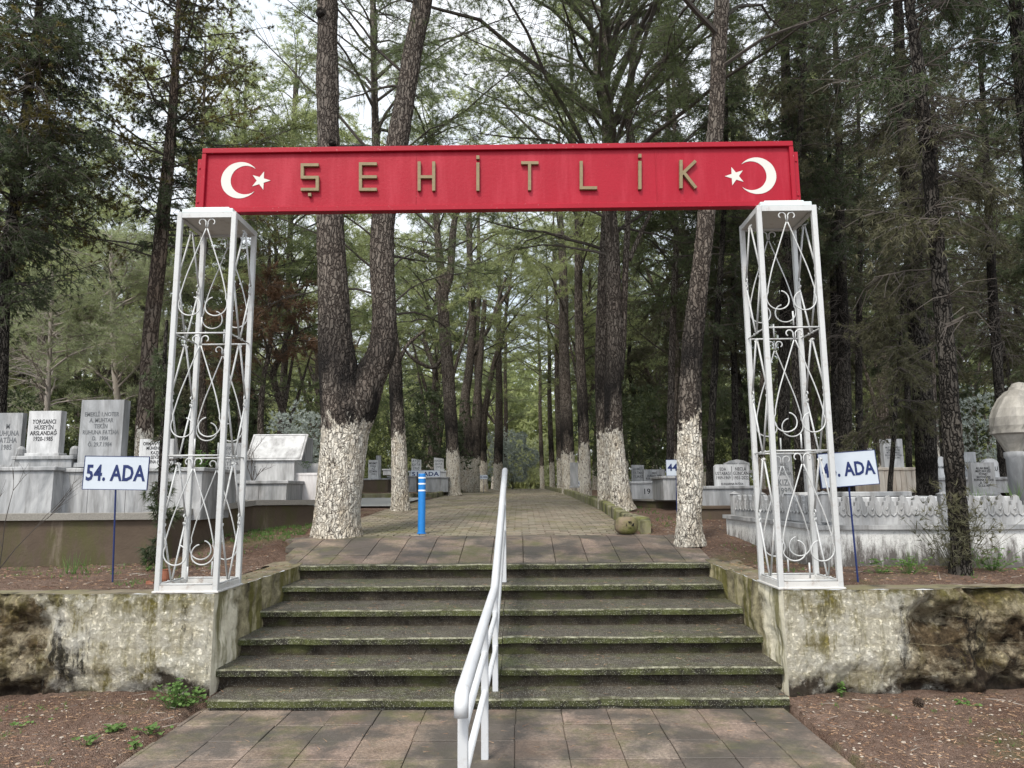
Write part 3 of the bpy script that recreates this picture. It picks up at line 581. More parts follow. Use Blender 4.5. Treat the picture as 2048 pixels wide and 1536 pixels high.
notice(822, 941, 880, 955, 24.8, 0, '51. ADA', 'small distant plot sign reading 51. ADA against a marble tomb', (850, 975), .0, 1.15)
notice(960, 950, 975, 958, 31, 0, '52. ADA', 'tiny distant plot sign between the far trunks left of the path', (967, 975), 0, 1)
notice(1140, 962, 1160, 972, 29.5, 0, '53. ADA', 'tiny distant plot sign between the far trunks right of the path', (1150, 985), 0, 1)
# ------------------------------------------------------------------ graves
def R4(px0, py0, px1, py1, Y): a = at(px0, py0, Y); b_ = at(px1, py1, Y); return a.x, b_.x, b_.z, a.z
def stone(rect, Y, mat, label, txt=None, size=.05, tm='engrave', top='flat', th=.09, name='headstone', lean=0, sp=.95, group=None, base=True, ty=0):
    x0, x1, z0, z1 = R4(*rect, Y); cx = (x0+x1)/2; w2 = (x1-x0)/2; h = z1-z0
    r_ = empty(name, (cx, Y, z0), label, 'headstone', group); pts = [(-w2, 0), (w2, 0)]
    if top == 'flat': pts += [(w2, h), (-w2, h)]
    elif top == 'arch': pts += [(w2*math.cos(a), h-w2*.7+w2*.7*math.sin(a)) for a in [PI*i/14 for i in range(15)]]
    elif top == 'slant': pts += [(w2, h*.9), (-w2, h)]
    elif top == 'ear': pts += [(w2, h-.06), (w2*.8, h-.05), (w2*.55, h-.02), (0, h), (-w2*.55, h-.02), (-w2*.8, h-.05), (-w2, h-.06)]
    elif top == 'chamfer': pts += [(w2, h-.03), (w2*.9, h), (-w2*.9, h), (-w2, h-.03)]
    MB().prism(pts, 0, th).build('slab', M[mat], r_)
    if base: MB().box(-w2-.03, w2+.03, -.03, th+.03, -.06, .0, .005).build('foot', M[mat], r_)
    if txt: text(txt, size, M[tm], r_, (0, -.0015, h*.54), 'inscription', .016, sp=sp, fit=(2*w2*.84, h*.80))
    r_.rotation_euler.z = lean; return r_
def tomb(rect, Y, dep, mat, label, txt=None, size=.1, cop=None, name='tomb', over=.03, joints=1, tx=0., z0=None, cat='tomb'):
    x0, x1, zb, zt = R4(*rect, Y); zb = z0 if z0 is not None else zb; cx = (x0+x1)/2; w2 = (x1-x0)/2
    r_ = empty(name, (cx, Y, zb), label, cat); h = zt-zb; mb = MB()
    for i in range(joints):
        a = -w2+2*w2*i/joints; b_ = a+2*w2/joints; mb.box(a+.002, b_-.002, 0, dep, 0, h-.05, .003)
    mb.build('side_panel', M[mat], r_); MB().box(-w2-over, w2+over, -over, dep+over, h-.05, h, .008).build('coping', M[cop or mat], r_)
    if txt: text(txt, size, M['ink'], r_, (tx*w2, -.0015, h*.42), 'inscription', .012)
    return r_
# left retaining wall of the burial plots
def plotwall(name, P, zt, label, mat='render', cw=.24, ct=.075, kind='wall', zb=None):
    o = Vector((P[0][0], P[0][1], .8)); r_ = empty(name, o, label, kind); mb = MB(); cb = MB()
    for k, ((xa, ya, za), (xb, yb, zb_)) in enumerate(zip(P[:-1], P[1:])):
        a = Vector((xa, ya, 0)); b_ = Vector((xb, yb, 0)); d = (b_-a).normalized(); s_ = Vector((-d.y, d.x, 0)); vs = []
        for e, z in ((a, za), (b_, zb_)):
            for q, zz in ((0, .6), (.18, .6), (.18, z-ct), (0, z-ct)): vs.append(Vector((e.x, e.y, zz))+s_*q-o)
        mb.add(vs, [(0, 3, 2, 1), (4, 5, 6, 7), (0, 4, 7, 3), (1, 2, 6, 5), (3, 7, 6, 2)])
        vs = []; a2 = a-d*.02*(k == 0); b2 = b_+d*.0
        for e, z in ((a2, za), (b2, zb_)):
            for q, zz in ((-.045, z-ct+.002), (.22, z-ct+.002), (.22, z), (-.045, z)): vs.append(Vector((e.x, e.y, zz+k*.002))+s_*q-o)
        cb.add(vs, [(0, 3, 2, 1), (4, 5, 6, 7), (0, 4, 7, 3), (1, 2, 6, 5), (3, 7, 6, 2), (0, 1, 5, 4)])
    mb.build('wall_body', M[mat], r_); cb.build('coping', M['coping'], r_)
a = at(0, 1028, 8.02); b_ = at(318, 1026, 8.38); c = at(506, 1001, 10.44); e = at(636, 1000, 11.5)
plotwall('plot_wall', [(-14, 7.9, a.z), (a.x, 8.02, a.z), (b_.x, 8.38, b_.z), (c.x, 10.44, c.z), (e.x, 11.3, e.z)], 0, 'brown moss stained plot wall with concrete coping on the left of the terrace')
tomb((-260, 936, 100, 1040), 8.75, 1.1, 'marble', 'pale marble tomb chest at the left edge', joints=3)
tomb((104, 937, 400, 1040), 8.95, 1.1, 'marble', 'long marble tomb chest behind the 54. ADA sign', joints=4)
stone((-8, 826, 37, 930), 9.75, 'marble', 'pale headstone cut by the left edge of the photo, behind bare twigs', 'M\nRUHUNA\nFATİHA\n1985', .07, tm='engrave')
r_ = tomb((30, 912, 142, 940), 9.55, .5, 'marble', 'low marble plinth with turned ends under the pale headstone dated 1920-1985', name='plinth', cat='plinth')
for i in range(3): MB().lathe([(.05, 0), (.06, .03), (.055, .10), (.035, .13), (.01, .14)], 10).build('finial', M['marble'], r_, loc=(-.36+i*.72 if i < 2 else .33, .08 if i < 2 else .2, .18))
stone((59, 822, 116, 906), 9.65, 'marblew', 'white headstone lettered in black with the dates 1920-1985', 'YORGANCI\nHÜSEYİN\nARSLANDAĞ\n1920-1985', .088, tm='ink', th=.12)
stone((164, 800, 240, 925), 9.6, 'marbleg', 'tall grey streaked headstone of a retired notary, above the 54. ADA sign', 'EMEKLİ 1.NOTER\nA. MUHTAR\nTEKİN\nRUHUNA FATİHA\nD.  1904\nÖ. 29.7.1984', .088, th=.16, ty=.06, sp=1.02)
stone((280, 878, 345, 936), 9.7, 'marblew', 'small bright headstone with bold black lettering just left of the left tower', 'ORMAN YÜKSEK\nMÜHENDİSİ\nKAZIM\nSEVİM\nRUHUNA FATİHA', .072, tm='ink')
tomb((407, 962, 572, 1010), 10.9, 1.0, 'marble', 'low marble tomb numbered 32 behind the left tower', '32', .22, joints=3, tx=-.68)
stone((436, 886, 483, 962), 11.3, 'marbleg', 'grey headstone seen through the left tower, above the tomb numbered 32', 'BEKİR\nSEVİN\nRUHUNA\nFATİHA\n1918\n1979', .075)
# slanted lid tomb
x0, x1, z0, z1 = R4(492, 922, 586, 1006, 11.6)
r_ = empty('lidded_tomb', ((x0+x1)/2, 11.6, z0), 'marble tomb with a raised slanting lid panel between the left tower and the forked pine', 'tomb'); w2 = (x1-x0)/2; h = z1-z0
MB().box(-w2, w2, 0, .9, -.1, h, .006).build('chest', M['marblew'], r_); MB().box(-w2-.02, w2+.02, .5, .95, h+.002, h+.42, .006).build('back_block', M['marbleg'], r_)
Mx = Matrix.Translation((.02, -.04, h+.01)) @ Matrix.Rotation(math.radians(-38), 4, 'X'); MB().box(-w2-.03, w2+.10, 0, .03, 0, .56, .006, M=Mx).build('lid', M['marblew'], r_)
Mb = Mx; mb = MB()
for q in ((-w2, w2+.07, .03, .04), (-w2, w2+.07, .52, .53)): mb.box(q[0], q[1], -.006, -.001, q[2], q[3], 0, M=Mx)
for q in ((-w2, -w2+.01), (w2+.06, w2+.07)): mb.box(q[0], q[1], -.006, -.001, .041, .519, 0, M=Mx)
mb.build('lid_moulding', M['marble'], r_)
tomb((588, 946, 640, 1004), 11.7, .7, 'marblep', 'small pinkish marble block left of the forked pine trunk', joints=1, over=.005)
stone((611, 927, 640, 946), 12.3, 'marblew', 'little white block peeping out left of the forked pine trunk', base=False, th=.2)
# centre-left
tomb((721, 957, 776, 984), 23.4, 1.2, 'render', 'low dark tomb base left of the slim whitewashed pine', cop='marble'); stone((737, 920, 756, 958), 23.8, 'marblew', 'white headstone with black lines standing on the low dark tomb base', 'MEHMET\nOĞLU\nALİ\nÖZMEN\n1950', .11, tm='ink'); stone((752, 911, 761, 958), 24.5, 'marble', 'narrow marble slab behind the headstone on the dark tomb base')
tomb((776, 952, 832, 984), 24.3, 1.2, 'marble', 'pale tomb chest behind the slim whitewashed pine'); tomb((838, 954, 896, 984), 24.6, 1.4, 'marbleg', 'grey speckled tomb chest behind the blue bollard')
tomb((818, 942, 892, 958), 25.6, .6, 'marblew', 'white marble ledge under two slant topped headstones')
stone((823, 917, 842, 943), 26, 'marblew', 'white slant topped headstone, nearer the slim whitewashed pine', 'AYŞE\nKAYA\n1960', .11, top='slant', base=False); stone((868, 915, 887, 943), 26, 'marblew', 'white slant topped headstone, nearer the third whitewashed pine', 'HASAN\nKAYA\n1972', .11, top='slant', base=False)
tomb((766, 938, 790, 950), 27, .6, 'marblew', 'white sarcophagus top far behind the slim whitewashed pine')
# centre-right
tomb((1262, 963, 1326, 998), 15.6, 1.2, 'marblew', 'low white tomb chest numbered 19', '19', .16, tx=-.02); stone((1263, 930, 1289, 964), 16.0, 'marble', 'pale headstone at the left end of the tomb numbered 19', 'AHMET\nFATMA\nYILMAZ', .07); stone((1288, 939, 1331, 965), 15.9, 'marble', 'broad pale headstone above the tomb numbered 19', 'NECİ\nDURDEN EREN\nRUHUNA FATİHA', .065, tm='ink')
tomb((1325, 952, 1400, 1000), 13.6, 1.1, 'marble', 'grey marble tomb under the 44. sign, half behind the lone trunk')
plotwall('plot_kerb', [(at(1266, 998, 15.2).x, 15.2, at(1266, 998, 15.2).z), (at(1452, 1003, 13.0).x, 13.0, at(1452, 1003, 13.0).z)], 0, 'low dark brown plot kerb under the tomb numbered 19', cw=.15, ct=.03)
stone((1140, 925, 1157, 972), 26, 'marbleg', 'tall grey headstone between the far right trunks')
tomb((1403, 972, 1512, 1014), 11.9, 1.2, 'marbleg', 'grey concrete tomb base under the double headstone', cop='marble'); tomb((1400, 1012, 1516, 1042), 11.6, 1.6, 'render', 'brown lower step under the grey tomb base', cat='plinth')
t = stone((1429, 929, 1499, 973), 12.1, 'marblew', 'double headstone divided by a line, with two names side by side', top='chamfer')
for xx, tt in ((-.145, 'EDA\nUSTABAŞI\n1909-1969'), (.145, 'NECLA\nGÜNCAN\n1931-2022')): text(tt, .075, M['ink'], t, (xx, -.0015, .215), 'inscription', .01, sp=.95, fit=(.25, .2))
text('RUHLARINA FATİHA', .05, M['ink'], t, (0, -.0015, .05), 'inscription', .02, fit=(.36, .05)); MB().box(-.004, .004, -.003, 0, .1, .33).build('dividing_line', M['ink'], t)
stone((1449, 919, 1500, 940), 12.9, 'marble', 'scallop topped headstone behind the double headstone', 'MEHMET AKSOY', .05, top='ear')
stone((1548, 905, 1588, 985), 12.4, 'marbleg', 'grey headstone seen through the right tower', 'GÜL\nTEKİN\nRUHUNA\nFATİHA', .085); stone((1600, 912, 1632, 985), 12.6, 'marbleg', 'grey headstone beside the right tower, left of the 45. ADA sign', 'AYTEN\nTİLKİ\n1944', .085)
stone((1553, 951, 1585, 1000), 10.4, 'marble', 'small round topped marble headstone behind the carved balustrade, seen through the right tower', 'KIZI\n1990', .06, top='arch')
r_ = tomb((1757, 935, 1837, 985), 12.2, .9, 'travert', 'striped travertine pedestal right of the 45. ADA sign', joints=7, over=.02, cat='pedestal'); stone((1765, 878, 1809, 936), 12.4, 'marblew', 'pale headstone on the striped travertine pedestal', 'MUSTAFA OĞLU\nCEMAL ERTEM\nMİTHAT ARICI\nRUHUNA FATİHA\nD.1920 Ö.1991', .058, th=.12)
tomb((1600, 985, 1700, 1000), 10.6, .8, 'marblew', 'flat marble slab with raised rim behind the balustrade, under the 45. ADA sign'); 
stone((1872, 913, 1898, 960), 12.6, 'marblew', 'plain white headstone between the two nearest dark trunks on the right', 'AHMET', .05, tm='engrave', top='ear'); stone((1924, 904, 1957, 965), 13, 'marbleg', 'grey rectangular headstone behind the dark one with many lines', 'EMİNE\nÇELİK', .06)
stone((1966, 917, 2000, 958), 12.4, 'marblew', 'white round topped headstone left of the turban column', 'OĞLU', .06, top='arch', tm='ink'); stone((1941, 925, 1994, 986), 9.6, 'marbleg', 'dark framed headstone lettered with the date 1959, near the right edge', 'ALLAH BAKİ\nMUSTAFA EŞİ\nFİTNAT\nBAYDOĞAN\nRUHUNA FATİHA\nD. 1327\nÖ. 5.3.1959', .056, tm='ink', sp=.9)
tomb((1860, 955, 2100, 985), 12.2, .8, 'marble', 'low pale tomb row behind the dark trunks on the right', joints=4)
tomb((1990, 930, 2100, 950), 15, .8, 'marble', 'far pale tomb beside the turban column'); stone((2000, 905, 2012, 950), 15.2, 'marble', 'thin pale slab left of the turban column shaft')
# turban column
cx_ = at(2027, 1005, 8.6); zc0 = 1.2; r_ = empty('turban_column', (at(2028, 900, 8.6).x, 8.6, zc0), 'Ottoman style marble grave column with a ribbed turban head at the right edge', 'column')
zt = lambda py: at(2028, py, 8.6).z-zc0
MB().lathe([(.095, 0), (.095, zt(918)), (.11, zt(914)), (.11, zt(905)), (.09, zt(903))], 16).build('shaft', M['marble'], r_, smooth=True)
MB().lathe([(.09, zt(903)), (.13, zt(888)), (.19, zt(870)), (.225, zt(867)), (.225, zt(862))], 12).build('capital', M['marblet'], r_)
mb = MB(); mb.lathe([(.20, zt(862)), (.215, zt(852)), (.225, zt(835)), (.215, zt(818)), (.18, zt(797)), (.13, zt(784)), (.09, zt(780)), (.085, zt(774)), (.07, zt(773)), (.065, zt(767)), (.0, zt(764))], 18, flute=.05, tw=.10)
mb.v = [(x+.14*max(0, (z-zt(862))/(zt(764)-zt(862)))**1.3, y, z) for x, y, z in mb.v]; mb.build('turban', M['marblet'], r_)
# balustraded enclosure
A = at(1452, 1030, 9.7); B = at(1636, 1052, 7.62)
zt_ = B.z
en = empty('balustraded_grave', (B.x, 7.62, .8), 'white marble grave enclosure with carved balustrade and blackened base on the right', 'grave')
off = Vector((B.x, 7.62, .8)); Ax = A.x
def seg(P, Q, z0a, z1a, z0b, z1b, th, name, mat, out=0.):
    P = Vector((*P, 0)); Q = Vector((*Q, 0)); d = (Q-P).normalized(); s_ = Vector((-d.y, d.x, 0)); vs = []
    for e, a_, b2 in ((P-d*out, z0a, z1a), (Q+d*out, z0b, z1b)):
        for q, z in ((-out, a_), (th, a_), (th, b2), (-out, b2)): vs.append(Vector((e.x, e.y, z))+s_*q-off)
    return MB().add(vs, [(0, 3, 2, 1), (4, 5, 6, 7), (0, 4, 7, 3), (1, 2, 6, 5), (3, 7, 6, 2), (0, 1, 5, 4)]).build(name, mat, en)
zA = A.z; zB = B.z; F1 = (Ax, 9.7); F2 = (B.x, 7.62); F3 = (9.5, 7.2)
o_ = seg(F1, F2, .7, zA-.04, .7, zB-.04, .25, 'base_wall', M['marbled']); seg(F2, F3, .7, zB-.04, .7, zB-.04, .25, 'base_wall', M['marbled'])
seg(F1, F2, zA-.039, zA+.005, zB-.039, zB+.005, .30, 'coping', M['marble'], .035); seg(F2, F3, zB-.0375, zB+.0065, zB-.0375, zB+.0065, .30, 'coping', M['marble'], .035)
def balus(P, Q, zb, h, npan):
    P = Vector((*P, 0)); Q = Vector((*Q, 0)); d = (Q-P).normalized(); L_ = (Q-P).length; ang = math.atan2(d.y, d.x)
    for k in range(npan+1):
        e = P+d*L_*k/npan-off; mb = MB(); mb.box(-.045, .045, .02, .11, 0, h+.01, .006); mb.add([(-.055, .01, h+.01), (.055, .01, h+.01), (.055, .12, h+.01), (-.055, .12, h+.01), (0, .065, h+.045)], [(0, 1, 4), (1, 2, 4), (2, 3, 4), (3, 0, 4), (3, 2, 1, 0)])
        o = mb.build('baluster_post', M['marble'], en, loc=(e.x, e.y, zb-.8+.006)); o.rotation_euler.z = ang
        if k == npan: break
        pl = L_/npan-.10; mb = MB(); nt = max(2, round(pl/.145)); tw_ = pl/nt; pts = [(0, .0), (pl, .0)]
        for i in range(nt-1, -1, -1):
            c_ = (i+.5)*tw_
            pts += [(c_+tw_*.5, h*.60), (c_+tw_*.36, h*.66), (c_+tw_*.34, h*.78), (c_+tw_*.22, h*.82), (c_+tw_*.2, h*.93), (c_+tw_*.08, h*.97), (c_, h), (c_-tw_*.08, h*.97), (c_-tw_*.2, h*.93), (c_-tw_*.22, h*.82), (c_-tw_*.34, h*.78), (c_-tw_*.36, h*.66)]
        pts += [(0, h*.60)]; mb.prism(pts, .04, .09)
        for i in range(nt):
            c_ = (i+.5)*tw_
            mb.tube([(c_+x*tw_, .037, z*h) for x, z in ((-.5, .62), (-.42, .38), (-.25, .30), (-.1, .36), (-.06, .5), (-.14, .58), (-.2, .5))], .011, 5); mb.tube([(c_+x*tw_, .037, z*h) for x, z in ((.5, .62), (.42, .38), (.25, .30), (.1, .36), (.06, .5), (.02, .74))], .011, 5)
        e = P+d*(L_*k/npan+.05)-off; o = mb.build('carved_panel', M['marble'], en, loc=(e.x, e.y, zb-.8+.007)); o.rotation_euler.z = ang
hb = at(1700, 993, 7.62).z-zB
balus((Ax+.05, 9.65), (B.x+.03, 7.66), (zA+zB)/2, hb*.95, 3); balus((B.x+.05, 7.64), (9.3, 7.22), zB, hb, 5)
MB().box(.35, 2.3, .45, 1.6, 0, .72, .01).build('grave_slab', M['marblew'], en); MB().box(.55, 1.3, .6, 1.1, .721, .78, .01).build('raised_slab', M['marble'], en)
text('45-', .13, M['ink'], en, (-.36, .68, .20), 'inscription', .015, rot=(PI/2, 0, math.atan2(7.62-9.7, B.x-Ax)))
# ------------------------------------------------------------------ vegetation generators
def blades(rn, P, Dv, per, ln, wd, spread, droop=0.):
    P = np.repeat(P, per, 0); Dv = np.repeat(Dv, per, 0); k = len(P)
    d = Dv+rn.normal(0, spread, (k, 3)); d[:, 2] -= droop; d /= np.linalg.norm(d, axis=1)[:, None]+1e-9
    l = ln*rn.uniform(.6, 1.15, k)[:, None]; s = np.cross(d, rn.normal(0, 1, (k, 3))); s /= np.linalg.norm(s, axis=1)[:, None]+1e-9; s *= wd*rn.uniform(.7, 1.3, k)[:, None]/2
    V = np.stack([P-s, P+s, P+d*l], 1).reshape(-1, 3); return V, np.arange(3*k).reshape(-1, 3)
def branchset(rn, org, h0, h1, R, nb, style, lean=lambda z: (0, 0), tl=1.):
    """limbs as polylines; returns (limbs, twigs, tuft points, tuft dirs)"""
    limbs = []; twigs = []; TP = []; TD = []
    for b in range(nb):
        f = (b+rn.uniform(0, 1))/nb; z = h0+(h1-h0)*f**.85; az = rn.uniform(0, 2*PI)
        if style == 'pine': L_ = R*(.62+.55*math.sin(PI*min(1, f*.95+.12))-.25*f)*rn.uniform(.6, 1.2); el = rn.uniform(.15, .8)+.35*f; cur = rn.uniform(-.5, -.05)
        elif style == 'open': L_ = R*(1-.6*f**1.5)*rn.uniform(.6, 1.1); el = rn.uniform(.0, .5); cur = rn.uniform(-.05, .25)
        else: L_ = R*(1-.8*f**2)*rn.uniform(.55, 1.1)*(.8+.2*math.sin(6*f)); el = rn.uniform(-.1, .5); cur = rn.uniform(-.5, .1)
        x, y = lean(z); p = np.array([x, y, z]); K = 7; pts = [p.copy()]; a = az
        for i in range(K):
            e = el+cur*i/K*2; a += rn.normal(0, .19); p = p+np.array([math.cos(a)*math.cos(e), math.sin(a)*math.cos(e), math.sin(e)+rn.normal(0, .10)])*L_/K; pts.append(p.copy())
        limbs.append((pts, .007+(.009 if style == 'pine' else .007)*L_))
        nt = int((17 if style == 'pine' else 14)*max(.5, L_/R*1.2)*(1.1 if style == 'pine' else 1.2))
        for i in range(nt):
            t = rn.uniform(.22 if style == 'pine' else .12, 1.)*K; j = min(int(t), K-1); q = pts[j]+(pts[j+1]-pts[j])*(t-j); d = pts[j+1]-pts[j]; d = d/np.linalg.norm(d)
            sd = np.cross(d, [0, 0, 1]); sd /= np.linalg.norm(sd)+1e-9; sg = rn.choice([-1, 1])
            dv = d*rn.uniform(.3, 1.)+sd*sg*rn.uniform(.3, 1.1)+np.array([0, 0, rn.uniform(-.55, .5) if style == 'pine' else rn.uniform(-.8, .15)]); dv /= np.linalg.norm(dv)
            l = L_*rn.uniform(.16, .36) if style == 'pine' else rn.uniform(.2, .5)*tl
            mid = q+dv*l*.5+rn.normal(0, .03, 3); end = q+dv*l+np.array([0, 0, (-.08 if style == 'pine' else -.22)*l]); twigs.append([q, mid, end])
            m = max(3, int(l/.085)) if style == 'pine' else max(4, int(l/.07))
            for k in range(m):
                s = (k+1)/m; c = q+(mid-q)*2*s if s < .5 else mid+(end-mid)*(2*s-1); TP.append(c+rn.normal(0, .035, 3)); TD.append(dv)
    TP = np.array(TP); TD = np.array(TD); ph = rn.uniform(0, 6.28, 6); k = 2.1 if style == 'pine' else 2.9         # foliage gathers in clumps with gaps between
    c = np.sin(k*TP[:, 0]+ph[0]+1.3*np.sin(k*.6*TP[:, 2]+ph[1]))*np.sin(k*TP[:, 1]+ph[2]+1.1*np.sin(k*.7*TP[:, 0]+ph[3]))+.8*np.sin(k*1.1*TP[:, 2]+ph[4]+np.sin(k*TP[:, 1]+ph[5])); kp = c+rn.normal(0, .25, len(c)) > (-.55 if style == 'pine' else -.6)
    return limbs, twigs, TP[kp], TD[kp]
def wood(limbs, twigs, tn=3, rt_=.006):
    mb = MB()
    for pts, r in limbs: mb.tube(pts, [r*(1-.8*i/(len(pts)-1)) for i in range(len(pts))], 5, cap=False)
    for t in twigs: mb.tube(t, [rt_, rt_*.8, rt_*.4], tn, cap=False)
    return mb
def barkfn(seed, amp):
    def f(q, r):
        v = q*1.; v.z *= .24; d, _ = noise.voronoi(v*22+Vector((seed, 0, 0)))
        e = min(1, (d[1]-d[0])*2.2); return amp*(e-.5)+.09*r*noise.noise(Vector((q.x*2+seed, q.y*2, q.z*1.3)))
    return f
def trunkmesh(stems, base, seed, hi=False, knots=()):
    """stems: lists of (world point, radius); returns MB in coordinates local to base"""
    mb = MB(); mb.smooth = True
    for S_ in stems:
        P = [((p-base).x, (p-base).y, (p-base).z, r) for p, r in S_]; Q = smooth_path(P, 6)
        L_ = sum((Vector(Q[i+1][:3])-Vector(Q[i][:3])).length for i in range(len(Q)-1)); step = .018 if hi else .09
        R_ = smooth_path([tuple(q) for q in Q], max(1, int(L_/step/len(Q)))); n = 110 if hi else 20
        mb.tube([q[:3] for q in R_], [q[3] for q in R_], n, fn=barkfn(seed, .0095 if hi else .006))
    return mb
def px_stem(pts, Y0, Y1=None):
    out = []; n = len(pts)
    for i, (x, y, wpx) in enumerate(pts):
        Y = Y0 if Y1 is None else Y0+(Y1-Y0)*i/(n-1); out.append((at(x, y, Y), wpx*Y/FPX/2))
    return out
def leaves(rn, TP, TD, kind):
    return {'pine': lambda: blades(rn, TP, TD, 17, .15, .0062, .65), 'pinefar': lambda: blades(rn, TP, TD, 9, .21, .017, .75), 'cyp': lambda: blades(rn, TP, TD, 14, .10, .0105, .7, .35), 'cypfar': lambda: blades(rn, TP, TD, 9, .15, .019, .7, .5), 'open': lambda: blades(rn, TP, TD, 26, .065, .0115, .8, .1)}[kind]()
def dress(root, rn, h0, h1, R, nb, style, lk, mat, lean=lambda z: (0, 0), twig='twig', bare=0, tl=1.):
    li, tw, TP, TD = branchset(rn, None, h0, h1, R, nb, style, lean, tl)
    if bare:
        l2, t2, _, _ = branchset(rn, None, h0-bare, h0, R*.55, max(3, nb//3), style, lean); li += l2; tw += t2[::2]
    wood(li, tw).build('branches', M[twig], root); V, T = leaves(rn, TP, TD, lk); np_mesh('crown', V, T, M[mat], root)
def tree(name, label, stems, base, mat='barkw', crown=None, hi=False, seed=0, group=None, flare=True):
    r_ = empty(name, base, label, 'tree', group); trunkmesh(stems, base, seed, hi).build('trunk', M[mat], r_)
    if crown:
        main = [(p-base, r) for p, r in stems[-1]]
        def lean(z, m=main):
            for (a, _), (b, _) in zip(m[:-1], m[1:]):
                if a.z <= z <= b.z: t = (z-a.z)/(b.z-a.z); return (a.x+(b.x-a.x)*t, a.y+(b.y-a.y)*t)
            a, b = m[-2][0], m[-1][0]; t = (z-a.z)/(b.z-a.z); return (a.x+(b.x-a.x)*t, a.y+(b.y-a.y)*t)
        for c in (crown if isinstance(crown, list) else [crown]): dress(r_, np.random.default_rng(seed+11), lean=lean, **c)
    return r_
def upto(st_, h, r1=.04):              # carry a stem on to the tree's real height
    (a, ra), (b, rb) = st_[-2], st_[-1]; d = (b-a).normalized(); d = (d+Vector((0, 0, 1))).normalized(); p = b+d*((h-b.z)/d.z); return st_+[((b+p)/2, (rb+r1)/2), (p, r1)]
# --- the forked pine
bs = Vector((-2.46, 9.84, 1.03)); Y = 9.84
s1 = px_stem([(672, 1085, 108), (672, 1062, 99), (673, 1030, 90), (680, 960, 88), (688, 880, 92), (690, 830, 96), (680, 780, 84), (672, 700, 74), (668, 600, 62), (662, 480, 56), (657, 300, 48), (655, 120, 45), (655, 0, 44), (655, -200, 40)], Y)
s2 = px_stem([(700, 880, 60), (716, 820, 76), (738, 760, 66), (764, 700, 56), (768, 620, 50), (764, 540, 50), (766, 440, 48), (785, 340, 47), (806, 220, 44), (826, 100, 41), (846, 0, 40), (872, -180, 34)], Y, Y+.5)
fp = tree('forked_pine', 'big forked pine with whitewashed foot at the left of the path head', [s1, upto(s2, 13)], bs, crown=[dict(h0=6.4, h1=12, R=3.4, nb=26, style='pine', lk='pine', mat='needle')], hi=True, seed=5)
for (x, y, r) in ((664, 655, .07), (662, 282, .05), (640, 20, .07)):
    p = at(x, y, Y-.19)-bs; o = MB().lathe([(r*1.2, -.07), (r*.95, -.02), (r*.75, .008), (r*.5, .004), (r*.3, -.01), (.0, -.01)], 12).build('knot', M['bark'], fp, loc=p, smooth=True); o.rotation_euler.x = PI/2
# --- slim pine behind it
Y = 14.4; bs = Vector((at(801, 1018, Y).x, Y, zg(Y))); s = px_stem([(801, 1024, 44), (801, 1010, 38), (800, 960, 33), (797, 870, 29), (793, 800, 27), (789, 720, 27), (780, 640, 25), (770, 520, 23), (758, 430, 20), (752, 290, 17), (748, 150, 14), (745, 0, 11)], Y)
tree('pine_tree', 'slim straight pine with whitewashed foot just left of the blue bollard', [px_stem([(786, 760, 8), (800, 720, 8), (815, 690, 7), (850, 660, 5)], Y), s], bs, crown=dict(h0=3.6, h1=12, R=3.3, nb=44, style='pine', lk='pine', mat='needle'), hi=True, seed=6)
Y = 25; bs = Vector((at(907, 988, Y).x, Y, zg(Y)))
s = px_stem([(908, 992, 34), (907, 980, 30), (906, 930, 28), (903, 860, 26), (897, 760, 25), (889, 660, 24), (886, 590, 23), (890, 545, 20)], Y)
sa = px_stem([(888, 590, 18), (880, 520, 17), (874, 460, 13), (868, 380, 11), (862, 250, 9)], Y); sb = px_stem([(888, 590, 18), (900, 550, 16), (905, 480, 15), (912, 430, 12), (935, 395, 9)], Y); sc_ = px_stem([(892, 700, 8), (868, 735, 8), (830, 720, 7), (810, 700, 5)], Y); sd_ = px_stem([(890, 770, 8), (868, 745, 7), (840, 735, 5)], Y); se = px_stem([(898, 780, 7), (915, 720, 7), (930, 670, 7), (938, 640, 5)], Y)
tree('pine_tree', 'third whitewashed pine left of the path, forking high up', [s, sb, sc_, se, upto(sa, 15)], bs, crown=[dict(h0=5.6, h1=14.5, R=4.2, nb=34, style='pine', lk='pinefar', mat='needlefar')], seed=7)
Y = 33
for i, (lab, stems) in enumerate([
    ('dark twin stemmed pine right behind the third whitewashed pine', [[(938, 985, 44), (938, 940, 42), (932, 870, 30), (930, 800, 20), (938, 740, 17), (945, 640, 16), (940, 540, 14), (938, 430, 12), (935, 300, 9)], [(946, 930, 30), (952, 860, 22), (955, 790, 16), (962, 700, 12), (970, 600, 10)], [(943, 712, 10), (975, 660, 9), (1000, 610, 8), (1025, 570, 6)], [(985, 640, 7), (1000, 590, 7), (1012, 555, 5)]]),
    ('leaning dark pine before the narrow end of the path on the left', [[(962, 985, 30), (962, 930, 26), (965, 860, 16), (975, 790, 12), (990, 720, 10), (1005, 670, 8)], [(966, 900, 18), (960, 830, 14), (953, 700, 11), (958, 560, 9), (955, 380, 7)]])]):
    bs = Vector((at(stems[0][0][0], 985, Y).x, Y, zg(Y))); ss = [px_stem(q, Y) for q in stems]; tree('pine_tree', lab, ss[1:]+[upto(ss[0], 15)], bs, 'barkw', dict(h0=5.6, h1=15, R=4.2, nb=28, style='pine', lk='pinefar', mat='needlefar'), seed=20+i); Y += 4
